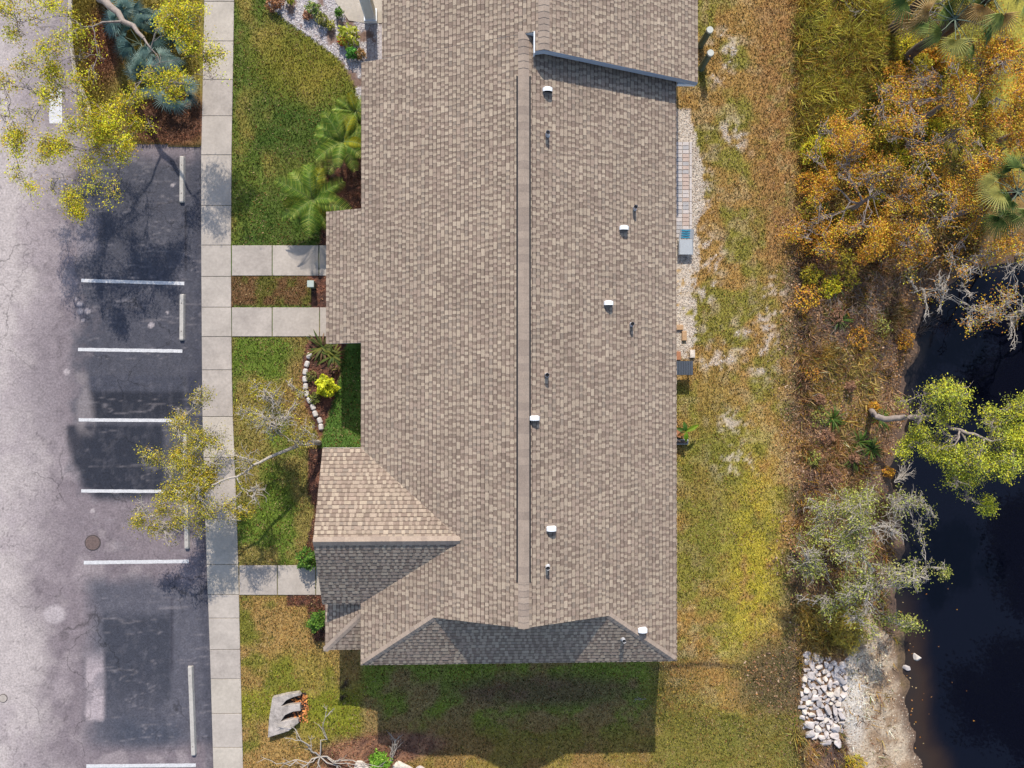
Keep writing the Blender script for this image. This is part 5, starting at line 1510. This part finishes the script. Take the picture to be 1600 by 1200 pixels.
p = G(1062, 690); t = thing('planter_trough', 'small grey trough below the potted plant, half under the eave', 'planter', p)
box('body', p.x - .3, p.x + .3, p.y - .1, p.y + .1, p.z, p.z + .2, M['greyplastic'], t, .02)
box('soil', p.x - .26, p.x + .26, p.y - .07, p.y + .07, p.z + .19, p.z + .205, M['dark_bark'], t)
M['pit'] = mat('dark_pit_fill', C(62, 50, 44), rough=.95, var=.3, scale=10)  # black-brown colour stands for the dark down inside the drain slots
# concrete culvert end with two slots
t = thing('culvert_end', 'stained concrete drain end with two dark slots set in the lawn', 'drain', G(448, 1116))
ol = [(427, 1088), (448, 1083), (468, 1080), (471, 1084), (460, 1087), (449, 1092), (441, 1101), (456, 1099), (470, 1098), (471, 1108), (458, 1110), (447, 1115), (440, 1125), (455, 1122), (467, 1122), (468, 1127), (452, 1140), (420, 1150), (422, 1120)]
gq = G(448, 1116)
prism('slab', [tuple(P(a, c, gq.z + .1).xy) for a, c in ol], gq.z - .12, gq.z + .26, M['old_concrete'], t, bev=.012)
prism('pit', [tuple(P(a, c, gq.z).xy) for a, c in [(436, 1084), (478, 1082), (482, 1104), (470, 1130), (438, 1132)]], gq.z - .2, gq.z + .012, M['pit'], t)  # dark fill stands for the darkness inside the slots
rng2 = np.random.default_rng(5)
qx = rng2.uniform(440, 482, 260); qy = rng2.uniform(1086, 1128, 260); s_ = Soup()
pp = np.array([list(P(a, c, gq.z + .03)) for a, c in zip(qx, qy) if a > 458 or rng2.random() < .1])
leaves(pp, .1, [C(190, 120, 70), C(170, 105, 65), C(205, 140, 80)], s_, 1.5)
o = s_.obj('leaves', M['litter'], t, kind='stuff')
# stones
def rock_mesh(seed, m, flat=.55):
    r = np.random.default_rng(seed); bm = bmesh.new()
    for q in r.normal(size=(13, 3)):
        q = q / np.linalg.norm(q) * r.uniform(.8, 1.1); bm.verts.new((q[0], q[1] * .8, q[2] * flat))
    res = bmesh.ops.convex_hull(bm, input=bm.verts)
    bmesh.ops.delete(bm, geom=[v for v in bm.verts if not v.link_faces], context='VERTS')
    bmesh.ops.dissolve_limit(bm, angle_limit=.25, verts=bm.verts, edges=bm.edges)
    bmesh.ops.bevel(bm, geom=list(bm.edges), offset=.06, segments=1, affect='EDGES')
    me = bpy.data.meshes.new('rock'); bm.to_mesh(me); bm.free(); me.materials.append(m); return me
rocks = [rock_mesh(i, M[['rock', 'rock_c', 'rock', 'rock_b'][i % 4]]) for i in range(16)]
RP = [(1260, 1020), (1280, 1024), (1300, 1028), (1322, 1040), (1322, 1080), (1312, 1100), (1316, 1130), (1308, 1162), (1292, 1160), (1258, 1148), (1252, 1120), (1250, 1090), (1256, 1060)]
rp = thing('rock_pile', 'bed of pale broken rocks beside the sandy bank', 'rock pile', G(1285, 1090))
acc = []
rr_ = random.Random(3)
tries = 0
while tries < 9000 and len(acc) < 230:
    tries += 1
    a = rr_.uniform(1246, 1326); c = rr_.uniform(1020, 1166)
    if not in_poly(np.array([a]), np.array([c]), RP)[0]: continue
    rad = rr_.choice([5, 6.2, 7, 8, 9]) if tries < 1800 else rr_.choice([3, 3.6, 4.4])
    if any((a - q[0]) ** 2 + (c - q[1]) ** 2 < (.66 * (rad + q[2])) ** 2 for q in acc): continue
    acc.append((a, c, rad))
for (a, c, rad) in acc + [(1272, 1011, 4), (1324, 1030, 4)]:
    o = link(rr_.choice(rocks), 'rock', rp); p = G(a, c)
    s_ = rad / 39.5 * 1.25
    o.location = p + Vector((0, 0, s_ * .25)) - worig(rp); o.scale = (s_, s_ * rr_.uniform(.8, 1.2), s_ * rr_.uniform(.7, 1.1))
    o.rotation_euler = (rr_.uniform(-.4, .4), rr_.uniform(-.4, .4), rr_.uniform(0, 6.28))
def boulder(a, c, r, lab, m, flat=.5, sx=1.3, rz=.3):
    me = rock_mesh(int(a + c), M[m], flat); p = G(a, c); p.z = max(p.z, WATER_Z)
    o = link(me, 'boulder'); o.location = p + Vector((0, 0, .02)); o.scale = (r * sx, r, r); o.rotation_euler = (0, 0, rz)
    setp(o, lab, 'rock')
boulder(1426, 1024, .2, 'cream boulder at the water edge right of the rock pile', 'rock_c', .5, 1.4, -.4)
boulder(1415, 1043, .18, 'grey wet boulder at the water edge below the cream one', 'rock_b', .5, 1.3, -.2)
boulder(562, 1198, .36, 'pale boulder at the bottom edge left of the round green bush', 'rock_c', .6, 1.3, 0)
boulder(625, 1200, .42, 'broad pale boulder at the bottom edge right of the round green bush', 'rock_c', .5, 1.6, .1)
boulder(655, 1202, .25, 'small pale boulder at the bottom edge beside the shadow', 'rock', .5, 1.3, .4)
# bare branches
def bare(name, label, px, py, n, L, spread, bark='pale_bark', r=.02, az0=None, rise=.5, cat='branch'):
    b0 = G(px, py); t = thing(name, label, cat, b0); tb = Tubes()
    for i in range(n):
        az = random.uniform(0, 6.28) if az0 is None else az0 + random.uniform(-spread, spread)
        l = L * random.uniform(.5, 1.1)
        e = np.array(b0) + np.array([math.cos(az) * l, math.sin(az) * l, rise * l * random.uniform(.4, 1)])
        c = curve(b0, e, 7, .05, .05); tb.add(c, np.linspace(r, r * .35, 7), 5)
        for _ in range(4):
            s0 = c[random.randint(2, 6)]; a2 = az + random.uniform(-.9, .9); l2 = l * random.uniform(.2, .5)
            e2 = s0 + np.array([math.cos(a2) * l2, math.sin(a2) * l2, random.uniform(-.05, .2) * l2])
            c2 = curve(s0, e2, 4, .06); tb.add(c2, np.linspace(r * .55, r * .25, 4), 4)
            for _ in range(2):
                e3 = c2[2] + np.array([math.cos(a2 + random.uniform(-1, 1)), math.sin(a2 + random.uniform(-1, 1)), .1]) * l2 * .5
                tb.add(curve(c2[2], e3, 3, .05), np.linspace(r * .35, r * .2, 3), 3)
    tb.obj('branches', M[bark], t)
bare('dead_shrub', 'bare pale shrub with forked branches at the bottom edge', 500, 1182, 10, 1.7, 0, r=.028, rise=.35, cat='shrub')
bare('dead_shrub', 'small bare pale shrub right of the round green bush', 610, 1192, 4, 1.1, .5, az0=1.3, r=.02, cat='shrub')
bare('fallen_branch', 'bare white branch lying over leaf litter at the pond head', 1470, 400, 5, 2.2, .35, az0=3.5, rise=.15)
bare('fallen_branch', 'grey branch crossing the orange scrub in the top right', 1462, 262, 4, 2.0, .25, az0=2.3, rise=.4)
bare('fallen_branch', 'pale stick at the top of the rank grass', 1365, 26, 2, 1.2, .2, az0=2.8, rise=.1)
bare('fallen_branch', 'long grey dead stems running up to the palms', 1395, 55, 3, 2.6, .12, 'bark', .035, .6, .3)
bare('dead_shrub', 'tangle of bare grey twigs above the pond corner', 1420, 335, 12, 1.0, 0, 'bark', .014, None, .6, 'shrub')
bare('dead_shrub', 'bare grey twigs among orange leaves left of the pond head', 1365, 380, 9, .9, 0, 'bark', .014, None, .5, 'shrub')
bare('fallen_branch', 'heap of dry straw-coloured stalks on the bank below the lime tree', 1395, 755, 14, .9, .5, 'pale_bark', .018, .7, .1)
# pit of bare earth in the lawn: thin twig on the shaded grass
bare('fallen_branch', 'small pale twig on the shaded lawn below the roof', 1010, 1092, 2, .45, .3, 'pale_bark', .01, 3.0, .1)

tr = random.Random(21); used = []
for k in range(200):
    a = tr.uniform(1265, 1440); c = tr.uniform(395, 740)
    if pond_dist(np.array([a]), np.array([c]))[0] < 15 or any((a - q[0]) ** 2 + (c - q[1]) ** 2 < 34 ** 2 for q in used): continue
    used.append((a, c))
for k, (a, c) in enumerate(sorted(used, key=lambda q: q[1])[:14]):
    bare('dead_shrub', f'{ORD[k]} low tangle of brown twigs from the top in the bank litter', a, c, 10, .75, 0, tr.choice(['bark', 'dark_bark', 'dark_bark']), .011, None, .45, 'shrub')
